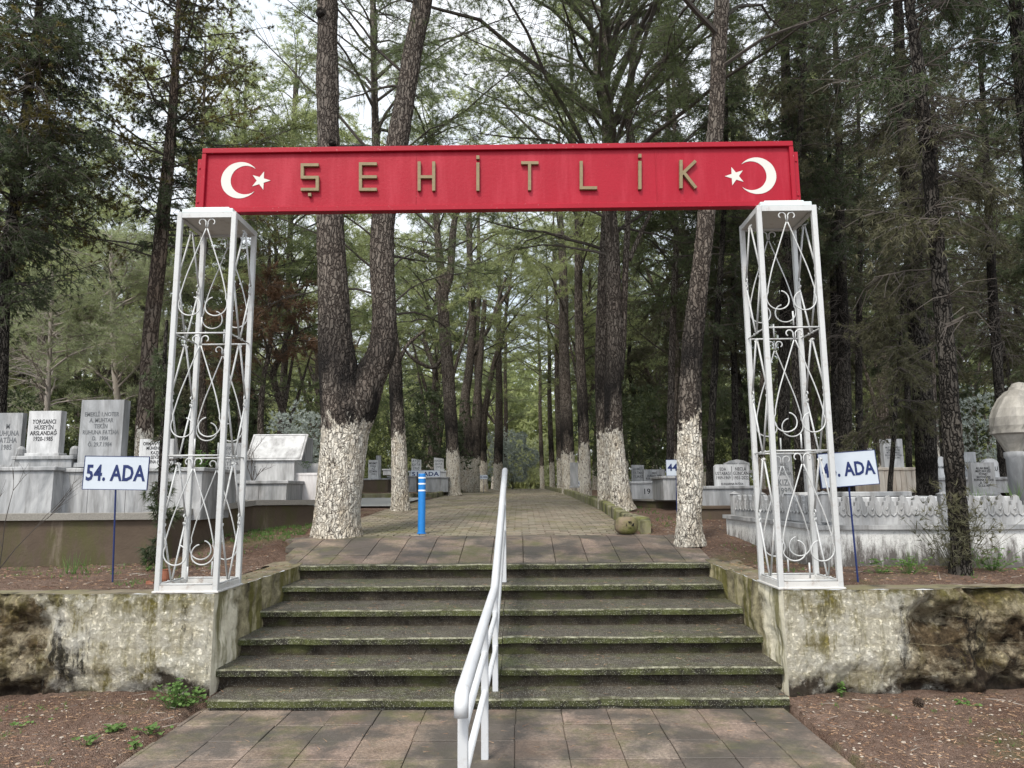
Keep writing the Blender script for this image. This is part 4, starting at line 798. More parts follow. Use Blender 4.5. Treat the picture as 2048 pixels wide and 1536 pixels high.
# --- right hand near pines
Y = 9.05; bs = Vector((at(1380, 1076, Y).x, Y, zg(Y)))
s = px_stem([(1380, 1092, 66), (1379, 1076, 58), (1378, 1040, 50), (1380, 960, 50), (1379, 880, 47), (1379, 835, 46), (1381, 760, 42), (1386, 680, 41), (1396, 590, 38), (1406, 500, 36), (1414, 420, 35), (1424, 330, 34), (1432, 230, 33), (1438, 100, 32), (1444, 0, 31), (1452, -160, 28)], Y)
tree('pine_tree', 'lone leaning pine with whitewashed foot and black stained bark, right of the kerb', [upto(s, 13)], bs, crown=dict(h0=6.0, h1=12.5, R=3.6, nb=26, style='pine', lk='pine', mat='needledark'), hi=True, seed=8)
Y = 13.8; bs = Vector((at(1243, 1018, Y).x, Y, zg(Y)))
s = px_stem([(1248, 1024, 52), (1243, 1005, 44), (1238, 960, 38), (1232, 900, 36), (1228, 865, 36), (1226, 780, 34), (1230, 700, 32), (1228, 600, 31), (1224, 480, 28), (1218, 400, 26), (1214, 300, 22), (1212, 150, 17), (1210, 0, 12)], Y)
s_b = px_stem([(1240, 760, 14), (1246, 680, 13), (1250, 560, 13), (1256, 430, 12), (1262, 300, 16), (1256, 220, 16), (1266, 120, 15), (1270, 0, 12)], Y)
s_c = px_stem([(1258, 520, 10), (1280, 470, 9), (1302, 425, 8)], Y); s_d = px_stem([(1262, 200, 9), (1300, 160, 9), (1350, 90, 7), (1400, 0, 5)], Y)
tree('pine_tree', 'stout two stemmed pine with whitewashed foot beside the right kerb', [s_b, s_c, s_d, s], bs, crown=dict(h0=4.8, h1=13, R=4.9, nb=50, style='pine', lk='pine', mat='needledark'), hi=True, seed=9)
Y = 14.6; bs = Vector((at(1210, 1008, Y).x, Y, zg(Y)))
s = px_stem([(1214, 1015, 36), (1212, 1000, 32), (1209, 940, 29), (1207, 880, 28), (1204, 780, 27), (1204, 700, 27), (1208, 560, 26), (1214, 430, 22), (1220, 300, 16), (1196, 160, 12), (1180, 30, 9)], Y)
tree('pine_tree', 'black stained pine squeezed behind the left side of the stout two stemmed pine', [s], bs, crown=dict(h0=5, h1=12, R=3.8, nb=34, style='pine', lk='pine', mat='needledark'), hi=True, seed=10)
for i, (px, wd, Y, lab) in enumerate(((1172, 22, 20, 'slender whitewashed pine left of the close pair at the right kerb'), (1138, 27, 27, 'whitewashed pine next to the tall grey headstone, right of the path'), (1122, 14, 34, 'thin whitewashed pine near the far end of the right kerb'), (1105, 11, 41, 'far thin whitewashed pine at the right side of the path end'), (996, 18, 40, 'far whitewashed pine at the left side of the path end'), (1085, 9, 50, 'farthest pine right of the path end'), (1010, 10, 49, 'farthest pine left of the path end'))):
    bs = Vector((at(px, 985, Y).x, Y, zg(Y))); k = 1 if px > 1040 else -1
    yb = at(px, 985, Y); s = [(Vector((bs.x+k*dx*.3, Y, bs.z+z)), wd*Y/FPX/2*f) for dx, z, f in ((0, -.1, 1.3), (0, .3, 1.05), (-.1, 2, 1), (-.3, 5, .8), (-.2, 8, .65), (-.5, 11, .45), (-.4, 14.5, .15))]
    tree('pine_tree', lab, [s], bs, 'barkw', dict(h0=5.6, h1=14.5, R=4., nb=24, style='pine', lk='pinefar', mat='needlefar'), seed=30+i)
# --- left cypress with golden cones
Y = 12.2; bs = Vector((at(288, 980, Y).x, Y, zg(Y)))
s = px_stem([(286, 1000, 42), (288, 920, 35), (290, 850, 33), (294, 780, 31), (300, 680, 31), (311, 580, 31), (322, 480, 29), (333, 360, 25), (345, 230, 20), (352, 100, 15), (358, 0, 11), (362, -120, 8)], Y)
tree('cypress_tree', 'tall cypress with ruddy trunk, whitewashed foot and golden tips, left of the left tower', [s], bs, 'cypw', [dict(h0=4.4, h1=12.5, R=2.3, nb=95, style='open', lk='open', mat='cypgold'), dict(h0=4.6, h1=10, R=.75, nb=40, style='cyp', lk='cyp', mat='cypleaf')], seed=12)
def simple(name, label, pts, Y, mat, crown, seed, H=None, hi=False, group=None, r1=.03):
    s = px_stem(pts, Y); bx = s[0][0].x; bs = Vector((bx, Y, zg(Y))); s = [(Vector((bx, Y, zg(Y)-.05)), s[0][1]*1.15)]+s
    if H: s = upto(s, H, r1)
    return tree(name, label, [s], bs, mat, crown, hi, seed, group)
cy = lambda h0, h1, R=1.1, nb=80, mat='cypleaf', lk='cyp', **k: dict(h0=h0, h1=h1, R=R, nb=nb, style='cyp', lk=lk, mat=mat, **k)
simple('cypress_tree', 'massive dark cypress filling the top left corner', [(-20, 960, 30), (0, 800, 26), (8, 600, 24), (30, 400, 22), (55, 200, 18), (80, 0, 14)], 10.5, 'cyp', [cy(3.0, 12, 1.6, 270), dict(h0=3.8, h1=11, R=1.8, nb=70, style='open', lk='open', mat='cypgold')], 13, 12.5)
simple('young_pine', 'pale green young pine with thin grey trunk behind the headstone dated 1920-1985', [(93, 830, 11), (97, 760, 9), (100, 690, 9), (104, 600, 7), (105, 540, 4)], 13.5, 'twigpale', dict(h0=1.5, h1=4.4, R=1.35, nb=52, style='pine', lk='pine', mat='needlepale', twig='twigpale'), 14)
simple('young_pine', 'pale green pine with spotted trunk behind the tall grey headstone', [(236, 830, 14), (233, 780, 13), (228, 700, 12), (224, 600, 10), (222, 500, 7)], 16.5, 'twigpale', dict(h0=2.2, h1=6.4, R=2.0, nb=60, style='pine', lk='pine', mat='needlepale', twig='twigpale'), 15)
simple('pine_tree', 'short dark trunk between the two headstones on the left', [(82, 840, 24), (84, 760, 22), (86, 650, 20), (88, 500, 17), (92, 300, 12)], 18, 'bark', dict(h0=4.5, h1=12, R=2.4, nb=34, style='pine', lk='pinefar', mat='needlefar'), 16, 13)
simple('pine_tree', 'ruddy slender pine showing inside the left tower', [(408, 920, 15), (406, 820, 14), (404, 700, 13), (402, 560, 11), (402, 400, 9)], 17, 'bark', dict(h0=5, h1=12, R=2.4, nb=34, style='pine', lk='pinefar', mat='needlefar'), 17, 13)
simple('pine_tree', 'dark slender pine between the left tower and the silver bush', [(484, 900, 13), (480, 800, 12), (476, 690, 11), (474, 560, 10), (480, 420, 8)], 19, 'bark', dict(h0=4, h1=12, R=2.6, nb=34, style='pine', lk='pinefar', mat='needle'), 18, 13)
simple('pine_tree', 'crooked brown pine with dead lower twigs behind the slanting lid tomb', [(520, 900, 13), (522, 820, 12), (528, 750, 10), (540, 690, 9), (538, 560, 8)], 17.5, 'bark', dict(h0=2.5, h1=5.5, R=1.7, nb=20, style='pine', lk='pinefar', mat='dead'), 19, 8)
simple('pine_tree', 'tall brown pine seen between the left tower and the forked pine', [(560, 900, 16), (566, 780, 14), (575, 640, 13), (580, 480, 12), (590, 200, 10)], 21, 'bark', dict(h0=5, h1=14, R=3, nb=44, style='pine', lk='pinefar', mat='needlefar'), 40, 15)
# young dark cypress directly behind the left tower
simple('cypress_sapling', 'slender dark cypress sapling hugging the left post of the left tower', [(320, 1108, 13), (322, 980, 12), (326, 850, 10), (330, 700, 8), (334, 640, 6)], 7.7, 'cyp', cy(.15, 2.3, .09, 9, tl=.3), 21)
# --- dark cypresses on the right
simple('cypress_tree', 'nearest dark cypress trunk on the right, leaning left in front of the balustrade', [(1921, 1148, 42), (1921, 1100, 36), (1912, 980, 34), (1903, 850, 34), (1893, 700, 33), (1880, 560, 31), (1866, 420, 29), (1850, 260, 26), (1832, 100, 23), (1818, 0, 20)], 6.95, 'cyp', [cy(4.6, 10, 1.1, 60, bare=2.4), cy(3.2, 4.8, .7, 14, 'cypbrown')], 22, 11, True)
simple('cypress_tree', 'black trunked cypress just left of the nearest dark trunk', [(1856, 1000, 40), (1852, 900, 38), (1842, 740, 37), (1832, 600, 34), (1822, 440, 31), (1810, 280, 27), (1800, 120, 22), (1795, 0, 18)], 11, 'cyp', [cy(4.6, 12, 1.2, 90, 'cypbrown', bare=2.2)], 23, 13, True)
simple('cypress_tree', 'thin bare stem in front of the travertine pedestal', [(1780, 985, 10), (1786, 900, 9), (1792, 800, 8), (1800, 700, 7), (1806, 560, 6)], 10.5, 'cyp', cy(1.2, 4.6, .6, 34, 'cypbrown'), 24)
simple('cypress_tree', 'dark trunk left of the 45. ADA sign, right of the right tower', [(1692, 920, 26), (1690, 800, 25), (1686, 640, 22), (1680, 440, 18), (1676, 200, 13)], 15, 'cyp', cy(4.4, 13, 1.3, 100, 'cypleaf', bare=1.5), 25, 14)
simple('cypress_tree', 'dark twin of the trunk beside the 45. ADA sign', [(1671, 920, 16), (1671, 800, 16), (1668, 650, 14), (1664, 440, 11)], 15.6, 'cyp', cy(4.4, 12, 1.1, 70, 'cypbrown'), 26, 13)
simple('cypress_tree', 'dark trunk showing inside the right tower', [(1570, 960, 24), (1568, 800, 24), (1570, 640, 22), (1574, 440, 18)], 14.5, 'cyp', cy(4.6, 12.5, 1.1, 80, 'cypbrown', bare=1), 27, 13)
simple('cypress_tree', 'dark trunk against the right posts of the right tower', [(1602, 960, 18), (1598, 800, 18), (1594, 640, 17), (1590, 440, 14)], 13.5, 'cyp', cy(4.4, 11, 1.0, 60, 'cypleaf'), 28, 12)
simple('cypress_tree', 'thin dark stem rising past the right end of the red sign', [(1598, 940, 15), (1590, 700, 14), (1592, 400, 13), (1603, 200, 11), (1612, 0, 8)], 12.6, 'cyp', cy(6, 12.5, .9, 50, 'cypbrown'), 29, 13)
simple('cypress_tree', 'dark trunk left of the turban column', [(2008, 960, 20), (2004, 880, 19), (1996, 740, 18), (1984, 560, 17), (1976, 400, 14), (1966, 200, 10)], 13, 'cyp', cy(4.2, 12.5, 1.3, 90, 'cypbrown', bare=1.5), 31, 13.5)
simple('cypress_tree', 'large dark cypress trunk cut by the upper right edge', [(2110, 1000, 34), (2090, 700, 34), (2070, 400, 32), (2046, 180, 30), (2030, 0, 26)], 8.6, 'cyp', cy(4.6, 10.5, 1.2, 80, 'cypleaf'), 32, 11)
simple('cypress_tree', 'dark trunk above the white headstone between the nearest right trunks', [(1900-12, 930, 12), (1884, 800, 12), (1880, 640, 11), (1876, 400, 9)], 17, 'cyp', cy(3.8, 12, 1.2, 80, 'cypbrown'), 33, 13)
simple('cypress_tree', 'slender dark trunk above the headstone on the travertine pedestal', [(1818, 930, 12), (1815, 780, 11), (1812, 600, 10), (1812, 400, 8)], 20, 'cyp', cy(3.6, 13, 1.4, 90, 'cypleaf', 'cypfar'), 34, 14)
simple('cypress_tree', 'short brown trunk above the 45. ADA sign', [(1722, 930, 14), (1718, 800, 14), (1718, 640, 12), (1722, 400, 9)], 17.5, 'cyp', cy(3.6, 12, 1.3, 90, 'cypbrown'), 35, 13)
simple('pine_tree', 'reddish slender pine left of the lone leaning pine', [(1340, 950, 15), (1342, 800, 14), (1346, 640, 13), (1352, 500, 11), (1350, 300, 9)], 17, 'bark', dict(h0=4.2, h1=12, R=2.4, nb=40, style='pine', lk='pinefar', mat='needledark'), 36, 13)
simple('cypress_tree', 'slender dark trunk right of the lone leaning pine', [(1420, 950, 15), (1426, 800, 14), (1436, 620, 12), (1446, 460, 11), (1452, 300, 9)], 15, 'cyp', cy(3.2, 11, 1.2, 80, 'cypleaf'), 37, 12.5)
simple('cypress_tree', 'slender dark trunk above the double headstone', [(1470, 940, 13), (1470, 800, 13), (1466, 640, 12), (1468, 400, 9)], 18.5, 'cyp', cy(3.4, 13, 1.3, 90, 'cypbrown', 'cypfar'), 38, 14)
simple('pine_tree', 'pale barked pine among the dark right hand trunks', [(1872, 930, 16), (1868, 840, 15), (1864, 740, 13), (1862, 600, 11)], 21, 'barkfar', dict(h0=5, h1=13, R=2.4, nb=34, style='pine', lk='pinefar', mat='needledark'), 39, 14)
# --- woodland filler: copies of a few prototypes
def copytree(src, loc, rz, sc, label, group):
    r_ = src.copy(); col.objects.link(r_); r_.location = loc; r_.rotation_euler.z = rz; r_.scale = (sc, sc, sc); r_['label'] = label; r_['group'] = group
    for ch in src.children: c_ = ch.copy(); col.objects.link(c_); c_.parent = r_
    return r_
protos = {}
def proto(key, name, mat, H, r0, crowns, seed, lab, grp, loc):
    rr = random.Random(seed); base = Vector((0, 0, 0)); s = [(Vector((rr.uniform(-1, 1)*z/H, rr.uniform(-1, 1)*z/H, z)), r0*(1-.85*(max(0, z)/H)**1.2)*(1.25 if z < .1 else 1)) for z in [-.1, .4, 2, 4, 6, 8, 10, H]]
    ex = []
    if name == 'pine_tree':
        for q in range(3):
            a = s[2+q][0]; az = rr.uniform(0, 6.28); r1 = s[2+q][1]*.6; ex.append([(a+Vector((math.cos(az)*f*.33, math.sin(az)*f*.33, f)), r1*(1-.13*f)) for f in (0, .8, 2, 4, 6)])
    t = tree(name, lab, ex+[s], base, mat, crowns, seed=seed, group=grp); t.location = loc; protos[key] = t; return t
GL = ('background pines left of the path', 'tall pine standing deep in the wood left of the path'); GR = ('background pines right of the path', 'tall pine standing deep in the wood right of the path'); GC = ('background cypresses on the right', 'dark cypress deep in the wood behind the graves on the right')
GD = ('background cypresses on the left', 'dark bushy cypress deep in the wood behind the graves on the left')
rr = random.Random(11)
spotsP = [(-12, 46.), (8.5, 47.), (-4.6, 37.), (13, 52.)]; spotsC = []
def free(x, y, L_, d): return all((x-a)**2+(y-b)**2 > d*d for a, b in L_)
allp = list(spotsP)
tries = 0
while len(spotsP) < 78 and tries < 6000:
    tries += 1; y = rr.uniform(19, 74)
    if rr.random() < .3: y = rr.uniform(19, 40)
    hw = y*.78+1; x = rr.uniform(-hw, hw)
    if abs(x+.6) < 3.1+(.4 if y < 30 else 0) and y < 62: continue
    if not free(x, y, allp, 2.3): continue
    allp.append((x, y))
    if x > 3.2+.06*y and y < 40 and rr.random() < .72: spotsC.append((x, y, 'R'))
    elif x < -6 and y < 50 and rr.random() < .28: spotsC.append((x, y, 'L'))
    else: spotsP.append((x, y))
for i, (k, m, R, sd) in enumerate((('p0', 'needlefar', 3.3, 51), ('p1', 'needlefar', 2.8, 52), ('p2', 'needle', 3.1, 53), ('p3', 'needledark', 3.0, 54))):
    x, y = spotsP[i]; G = GL if x < 0 else GR
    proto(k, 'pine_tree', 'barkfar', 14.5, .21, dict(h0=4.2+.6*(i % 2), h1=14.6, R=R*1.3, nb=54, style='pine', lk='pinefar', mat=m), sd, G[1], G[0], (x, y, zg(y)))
for i, (x, y) in enumerate(spotsP[4:]):
    G = GL if x < 0 else GR; k = rr.choice(['p0', 'p1', 'p2'] if x < 6 else ['p1', 'p2', 'p3', 'p3']); sc = rr.uniform(.8, 1.15); lim = (.2+y*(985-(330 if x/y < -.3 else 150))/1460)/14.5; sc = min(sc, max(.5, lim*rr.uniform(.85, 1.05))) if x/y < -.3 or rr.random() < .6 else sc; copytree(protos[k], (x, y, zg(y)), rr.uniform(0, 6.28), sc, G[1], G[0])
for i, (k, m, R, sd) in enumerate((('c0', 'cypleaf', 1.5, 61), ('c1', 'cypbrown', 1.6, 62), ('c2', 'cypbrown', 1.9, 63))):
    x, y, s_ = spotsC[i]; G = GC if s_ == 'R' else GD; proto(k, 'cypress_tree', 'cyp', 13.5, .15, cy(1.6+i*.8, 13.6, R, 130, m, 'cypfar'), sd, G[1], G[0], (x, y, zg(y)))
for i, (x, y, s_) in enumerate(spotsC[3:]):
    G = GC if s_ == 'R' else GD; copytree(protos[rr.choice(['c0', 'c1', 'c2'])], (x, y, zg(y)), rr.uniform(0, 6.28), rr.uniform(.75, 1.15), G[1], G[0])
# far wood closing the view
rn = np.random.default_rng(5); P = []
for i in range(260):
    a = rn.uniform(-1.0, 1.0); y = rn.uniform(78, 96); x = a*y*.85; h = rn.uniform(9, 17); m = 260
    q = rn.normal(0, 1, (m, 3)); q /= np.linalg.norm(q, axis=1)[:, None]; q *= rn.uniform(.5, 1, (m, 1)); zc = rn.uniform(-.6, h, (m, 1))[:, 0]
    q = q*np.array([2.6, 2.6, 1.6]); q[:, 2] += zc; q += [x, y, 1.4]; P.append(q)
P = np.concatenate(P); V, T = blades(rn, P, np.tile([0, 0, .3], (len(P), 1)), 3, .9, .26, .9); tag(np_mesh('far_wood', V, T, M['needlefar']), 'mass of green trees closing the view far beyond the graves', 'woodland', kind='stuff')
# understorey shrubs
def bush(name, label, px, py, Y, r, h, mat, seed, per=9, ln=.06, wd=.02, n=900, cat='bush', group=None, base=None):
    rn = np.random.default_rng(seed); p = at(px, py, Y); b_ = Vector((p.x, Y, base if base is not None else zg(Y))); rt__ = empty(name, b_, label, cat, group)
    q = rn.normal(0, 1, (n, 3)); q /= np.linalg.norm(q, axis=1)[:, None]; q *= rn.uniform(.35, 1, (n, 1))**.6; q *= 1+.35*np.sin(q[:, :1]*7+seed)*np.cos(q[:, 2:]*6); P = q*[r, r, h/2]+[0, 0, h*.55]
    V, T = blades(rn, P, q*.5+[0, 0, .3], per, ln, wd, .7); mb = MB()
    for k in range(9): e = P[rn.integers(n)]; mb.tube([(0, 0, -.02), tuple(e*[.4, .4, .5]), tuple(e)], [.012, .008, .003], 4)
    mb.build('stems', M['twig'], rt__); np_mesh('foliage', V, T, M[mat], rt__)
bush('silver_bush', 'silvery leaved bush between the slanting lid tomb and the forked pine', 600, 880, 13.4, .62, 1.9, 'olive', 71, n=1500)
bush('silver_bush', 'pale silvery bush at the far end of the path', 1025, 930, 46, 1.6, 3.6, 'olive', 72, ln=.16, wd=.06, n=1200)
bush('silver_bush', 'grey leaved bush at the left edge behind the cut headstone', 8, 880, 12.5, .9, 2.3, 'cypleaf', 73, n=1200)
bush('silver_bush', 'silvery shrub deep in the wood left of the turban column', 1965, 860, 18, 1.0, 2.6, 'olive', 74, n=900, ln=.08)
for i, (px, Y) in enumerate(((860, 31), (780, 34), (1320, 33), (1250, 30), (640, 30), (1450, 30), (440, 26), (130, 26), (1010, 60), (1060, 62), (330, 30), (1640, 28), (1900, 27))):
    bush('evergreen_bush', ('dark evergreen bush in the shade of the wood' if i not in (8, 9) else 'rounded green bush beyond the crest of the path'), px, 940, Y, 1.8, 4.4, 'needlepale' if i in (8, 9) else 'needledark' if i % 3 else 'cypleaf', 80+i, ln=.20, wd=.05, n=1300, per=6, group='evergreen bushes under the trees' if i not in (8, 9) else 'bushes beyond the path')
# dry shrub, weeds
def dryshrub(px, py, Y, label, h, seed, zb=None):
    rr_ = random.Random(seed); p = at(px, py, Y); b_ = Vector((p.x, Y, zb if zb is not None else p.z)); mb = MB()
    def br(p, d, l, r, n):
        q = p+d*l; mb.tube([p, (p+q)/2+Vector((rr_.uniform(-.01, .01), 0, .01)), q], [r, r*.8, r*.6], 4)
        if n: 
            for _ in range(2 if n > 1 else 3): br(q if rr_.random() < .6 else (p+q)/2, (d+Vector((rr_.uniform(-.8, .8), rr_.uniform(-.5, .5), rr_.uniform(-.1, .5)))).normalized(), l*rr_.uniform(.6, .9), r*.65, n-1)
    for k in range(4): br(Vector((0, 0, 0)), Vector((rr_.uniform(-.6, .7), rr_.uniform(-.3, .3), 1)).normalized(), h*.32, .007, 3)
    o = mb.build('dry_shrub', M['twig'], None, loc=b_); tag(o, label, 'shrub')
dryshrub(505, 968, 11.0, 'bare thin shrub growing before the slanting lid tomb', .85, 1); dryshrub(10, 1010, 7.7, 'bare twiggy shrub at the left edge in front of the plot wall', 1.5, 2, .85)
def weedmesh(rn, pts, ln, wd, per, flat=.5): 
    D_ = np.tile([0, 0, 1.], (len(pts), 1)); return blades(rn, np.asarray(pts), D_, per, ln, wd, flat)
def plant(px, py, z, label, seed, h=.12, r=.09, n=60, broad=True, cat='weed', name='weed_plant', Y=None, mat='weed'):
    rn = np.random.default_rng(seed)
    if Y is None:
        d = CM @ Vector(((px-1024)/FPX, -(py-768)/FPX, -1)); t = (z-1.6)/d.z; p = EYE+d*t
    else: p = at(px, py, Y)
    P = np.c_[rn.normal(0, r*.6, n), rn.normal(0, r*.6, n), rn.uniform(.2, 1, n)*h]; V = []; T = []; mb = MB()
    for q in P:
        mb.tube([(q[0]*.2, q[1]*.2, -.01), (q[0]*.7, q[1]*.7, q[2]*.7), tuple(q)], .0018, 3, cap=False)
        s = rn.uniform(.012, .026) if broad else .006; a0 = rn.uniform(0, 6.28); tl = rn.uniform(-.4, .4)
        for k in range(3):
            a = a0+k*2.09; c_ = q+np.array([math.cos(a), math.sin(a), tl])*s*.7; b0 = len(V); ring = [(c_[0]+s*.6*math.cos(b), c_[1]+s*.6*math.sin(b), c_[2]+s*.3*math.sin(b+a)) for b in [2*PI*j/6 for j in range(6)]]; mb.add(ring, [tuple(range(6))])
    o = mb.build(name, M[mat], None, loc=(p.x, p.y, p.z if Y else z)); tag(o, label, cat); return o
plant(346, 1415, .03, 'leafy green weed clump at the foot of the left wall beside the bottom step', 1, .20, .12, 46)
plant(375, 1412, .02, 'greyish clover like weed just right of the leafy clump', 2, .12, .12, 50)
plant(302, 1465, 0, 'small green weed tuft on the soil left of the lower walk', 3, .05, .07, 14); plant(60, 1450, 0, 'low green weed tuft near the left edge of the lower soil', 4, .04, .10, 16); plant(228, 1462, 0, 'tiny weed in the middle of the lower left soil', 5, .05, .06, 18); plant(172, 1487, 0, 'little weed in the lower left corner soil', 6, .05, .04, 10); plant(272, 1495, 0, 'small weed hugging the left border of the lower walk', 7, .06, .05, 12)
plant(1598, 1393, .02, 'tiny green weed at the foot of the right wall beside the bottom step', 8, .08, .04, 8); plant(1683, 1392, .03, 'upright green sprig at the foot of the right wall', 9, .09, .03, 8); plant(1925, 1410, .01, 'scattered weeds near the pine cone', 10, .04, .10, 10)
plant(297, 1142, .83, 'pale thistle like weed beside the left tower foot', 11, .13, .06, 20); plant(1985, 1142, .83, 'leafy bright green weeds right of the nearest dark trunk', 12, .22, .18, 60); plant(1815, 1150, .83, 'bright weeds beside the 45. ADA sign stake', 13, .16, .14, 34); plant(1760, 1150, .83, 'broad leaved weeds right at the 45. ADA sign stake', 14, .14, .10, 26)
plant(402, 935, 0, 'green potted plant leaves behind the left tower', 15, .22, .12, 30, Y=9.3); plant(1915, 1140, .83, 'dark juniper like shoots round the foot of the nearest dark trunk', 16, .55, .32, 120, broad=False, mat='cypbrown'); plant(612, 936, 0, 'green leaves beside the little white block', 17, .14, .08, 16, Y=11.9)
# juniper twigs around the near trunk
rn = np.random.default_rng(77); P = rn.normal(0, 1, (260, 3))*[.16, .12, .2]+[at(1930, 1060, 6.8).x, 6.85, 1.25]; V, T = blades(rn, P, rn.normal(0, .6, (260, 3))+[0, 0, .3], 9, .09, .006, .5); o = np_mesh('juniper_shoots', V, T, M['cypbrown']); tag(o, 'wispy green shoots sprouting from the nearest dark trunk low down', 'shrub')
# grass tufts and litter
rn = np.random.default_rng(8); P = []
for _ in range(420):
    x = rn.uniform(-5.5, 6.5); y = rn.uniform(6.5, 9.3)
    if XL-.35 < x < XR+.35: continue
    c_ = nzv(x, y, 4, .8)
    if c_ < .02: continue
    P += [(x+rn.normal(0, .05), y+rn.normal(0, .05), .82+max(0, y-8.3)*.18) for _ in range(5)]
for _ in range(160):
    y = rn.uniform(9.2, 11.5); x = rn.uniform(-3.9, -2.9); P += [(x+rn.normal(0, .04), y, zg(y)+.01) for _ in range(5)]
    y = rn.uniform(10.5, 22); x = rn.uniform(1.75, 2.4); P += [(x, y, zg(y)+.01) for _ in range(3)]
V, T = weedmesh(rn, P, .055, .006, 4); tag(np_mesh('terrace_grass', V, T, M['weed']), 'thin green grass sprouting on the terrace soil', 'grass', kind='stuff')
P = []
for _ in range(260):
    x = rn.uniform(-5, 5.5); y = rn.uniform(4., 5.8)
    if -2.5 < x < 2.02 or nzv(x, y, 9, .9) < .05: continue
    P += [(x+rn.normal(0, .04), y+rn.normal(0, .04), low(x, y)[2]) for _ in range(4)]
V, T = weedmesh(rn, P, .04, .005, 4); tag(np_mesh('lower_grass', V, T, M['weed']), 'sparse tiny grass on the lower reddish soil', 'grass', kind='stuff')
P = []
for c0_ in ((120, 1140), (330/1, 1145), (1820, 1150), (1955, 1150), (158, 1120), (1965, 1005), (2020, 1000)):
    d = CM @ Vector(((c0_[0]-1024)/FPX, -(c0_[1]-768)/FPX, -1)); Yq = 7.4 if c0_[1] > 1050 else 8.4; q = at(c0_[0], c0_[1], Yq)
    P += [(q.x+rn.normal(0, .05), q.y+rn.normal(0, .05), max(.83, q.z if c0_[1] < 1050 else .83)) for _ in range(6)]
V, T = weedmesh(rn, P, .22, .008, 3, .25); tag(np_mesh('tall_grass', V, T, M['weed']), 'taller grass blades standing here and there on the terrace', 'grass', kind='stuff')
def litter(n, reg, zf, name, label, mat, ln, wd, sh=None):
    rn = np.random.default_rng(len(name)); x = rn.uniform(reg[0], reg[1], n); y = rn.uniform(reg[2], reg[3], n); k = [not sh(a, b) if sh else True for a, b in zip(x, y)]; x, y = x[k], y[k]
    z = np.array([zf(a, b) for a, b in zip(x, y)])+.004; P = np.c_[x, y, z]; D_ = np.c_[rn.normal(0, 1, len(x)), rn.normal(0, 1, len(x)), rn.uniform(-.02, .15, len(x))]; V, T = blades(rn, P, D_, 1, ln, wd, .02); tag(np_mesh(name, V, T, M[mat]), label, 'litter', kind='stuff')
litter(22000, (-5.5, 6, 3.6, 5.95), lambda a, b: low(a, b)[2], 'lower_needle_litter', 'dry pine needles and chips strewn on the lower soil', 'litter', .035, .006, lambda a, b: -2.42 < a < 1.95 and b < 5.75)
litter(20000, (-7, 8, 6.2, 12), upz, 'terrace_needle_litter', 'dry pine needles strewn over the terrace soil', 'litter', .045, .006, lambda a, b: (XL-.02 < a < XR+.02 and b < 8.3) or onpave(a, b))
litter(260, (-2.3, 1.9, 4, 5.6), lambda a, b: .002, 'walk_needle_litter', 'few dry pine needles lying on the lower walk', 'litter', .06, .003)
litter(420, (-5.5, 6, 3.6, 5.95), lambda a, b: low(a, b)[2]+.004, 'fallen_twigs', 'short dry twigs fallen on the lower soil', 'twigpale', .14, .006, lambda a, b: -2.42 < a < 1.95 and b < 5.75)
litter(420, (-6, 7, 6.3, 11), lambda a, b: upz(a, b)+.004, 'terrace_fallen_twigs', 'short dry twigs fallen on the terrace soil', 'twigpale', .14, .006, lambda a, b: (XL-.02 < a < XR+.02 and b < 8.3) or onpave(a, b))
def stepz(x, y):
    z = 0
    for a, b in zip(yn, zs):
        if y > a+.03: z = b
    return z
litter(1500, (-2.35, 1.95, 5.8, 8.2), stepz, 'stair_needle_litter', 'dry pine needles gathered on the stair treads', 'litter', .05, .0035, lambda a, b: random.random() < .6-.5*min(1, (abs(a+.2)/2.2)**2)*1.)
def pebbles(n, reg, zf, name, label, sh=None, smin=.006, smax=.02, seed=1):
    rr_ = random.Random(seed); mb = MB()
    for _ in range(n):
        x = rr_.uniform(*reg[:2]); y = rr_.uniform(*reg[2:]); 
        if sh and sh(x, y): continue
        s = smin+(smax-smin)*rr_.random()**3; z = zf(x, y); M4 = Matrix.Translation((x, y, z+s*.15)) @ Matrix.Rotation(rr_.uniform(0, 6), 4, 'Z') @ Matrix.Rotation(rr_.uniform(-.5, .5), 4, 'X') @ Matrix.Diagonal((s*rr_.uniform(.8, 1.5), s, s*.6, 1))
        o = [(1, 0, 0), (0, 1, 0), (-1, 0, 0), (0, -1, 0), (.1, 0, 1), (0, 0, -1), (.7, .7, .3), (-.7, .7, .2), (-.7, -.7, .3), (.7, -.7, .2)]
        mb.add([M4 @ Vector(p) for p in o], [(0, 6, 4), (6, 1, 4), (1, 7, 4), (7, 2, 4), (2, 8, 4), (8, 3, 4), (3, 9, 4), (9, 0, 4), (6, 0, 5), (1, 6, 5), (7, 1, 5), (2, 7, 5), (8, 2, 5), (3, 8, 5), (9, 3, 5), (0, 9, 5)])
    o = mb.build(name, M['pebble']); tag(o, label, 'pebbles', kind='stuff')
pebbles(2600, (-5, 5.5, 3.7, 5.9), lambda a, b: low(a, b)[2], 'lower_pebbles', 'small pale stones scattered on the lower soil', lambda a, b: -2.42 < a < 1.95 and b < 5.75, smax=.013)
pebbles(1300, (-6, 7, 6.4, 11.5), upz, 'terrace_pebbles', 'small pale stones scattered on the terrace soil', lambda a, b: (XL-.02 < a < XR+.02 and b < 8.3) or onpave(a, b), seed=2, smax=.014)
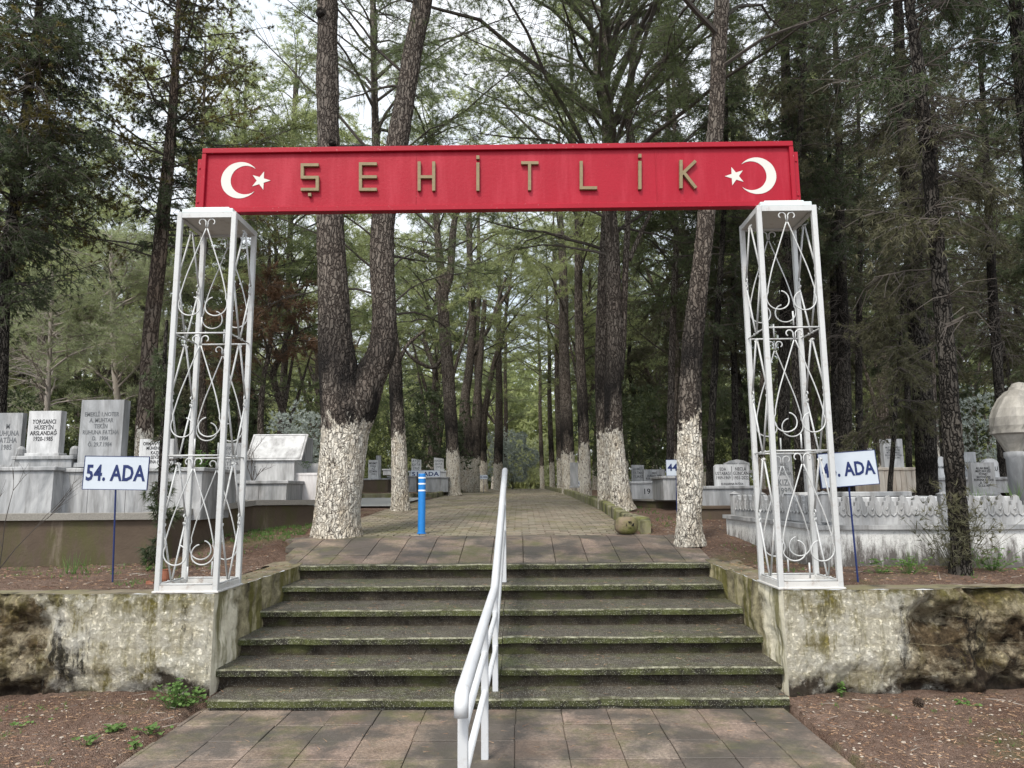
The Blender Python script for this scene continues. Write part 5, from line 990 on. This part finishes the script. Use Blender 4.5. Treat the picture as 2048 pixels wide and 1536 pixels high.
# pine cone
p = at(1829, 1410, 1); d = (p-EYE); p = EYE+d*(1.6-.03)/-d.z; pc = empty('pine_cone', p, 'dark open pine cone lying on the reddish soil below the right wall', 'pine cone'); mb = MB()
for k in range(46):
    f = k/46; z = f*.075; a = k*2.4; r = .034*math.sin(PI*(.18+.75*f)); q = Vector((math.cos(a)*r, math.sin(a)*r, z)); t_ = Vector((-math.sin(a), math.cos(a), 0))*.009
    mb.add([q*.35+Vector((0, 0, z*.65)), q-t_, q+Vector((math.cos(a), math.sin(a), .8))*.008, q+t_, q*.8-Vector((0, 0, .004))+Vector((0, 0, 0))], [(0, 1, 2, 3), (0, 3, 4), (0, 4, 1), (1, 4, 3, 2)])
mb.lathe([(.008, 0), (.02, .03), (.012, .07), (0, .075)], 8); o = mb.build('scales', M['cone'], pc, loc=(0, 0, .01)); o.rotation_euler = (1.1, .4, .3)
# broken block beside kerb
p = at(1253, 1062, 9.75); bb = empty('concrete_block', (p.x, 9.75, zg(9.75)), 'round lump of concrete with an X shaped cavity lying against the right kerb end', 'block'); mb = MB(); mb.smooth = True
vs = []; n_, m_ = 18, 10
for j in range(m_+1):
    for i in range(n_): a = 2*PI*i/n_; e = -PI/2+PI*j/m_; r = .135*(1+.10*nzv(math.cos(a)*2, math.sin(a)*2, e*2)); ce = abs(math.cos(e))**.6; vs.append((r*1.15*ce*math.cos(a), r*.9*ce*math.sin(a), .115+.115*math.copysign(abs(math.sin(e))**.7, math.sin(e))))
mb.add(vs, [(j*n_+i, j*n_+(i+1) % n_, (j+1)*n_+(i+1) % n_, (j+1)*n_+i) for j in range(m_) for i in range(n_)]); mb.build('block_body', M['stone'], bb)
for q in range(4):
    a = q*PI/2; c_, s_ = math.cos(a), math.sin(a); mb = MB(); mb.prism([(.03*c_+.0*s_+.02, .12+.03*s_), (.03+.055*math.cos(a-.45), .13+.045*math.sin(a-.45)), (.03+.055*math.cos(a+.45), .13+.045*math.sin(a+.45))], -.132, -.10); mb.build('cavity', M['holeshade'], bb)  # solid near-black wedges; the hollow's shade is painted, nothing is cut out
# terracotta shard and pot
p = at(333, 1140, 6.75); o = MB().lathe([(.028, -.0), (.034, .02), (.04, .10), (.045, .105), (.036, .10), (.025, .02)], 12).build('terracotta_pot', M['red2'], None, loc=(p.x, 6.75, .83)); tag(o, 'small terracotta pot standing behind the foot of the left tower', 'pot')
p = at(304, 1168, 6.6); o = MB().prism([(-.03, 0), (.03, .0), (.035, .02), (.01, .012), (-.01, .018), (-.03, .03)], 0, .06).build('terracotta_shard', M['red2'], None, loc=(p.x, 6.55, .825)); tag(o, 'broken terracotta shard on the soil left of the left tower foot', 'shard')
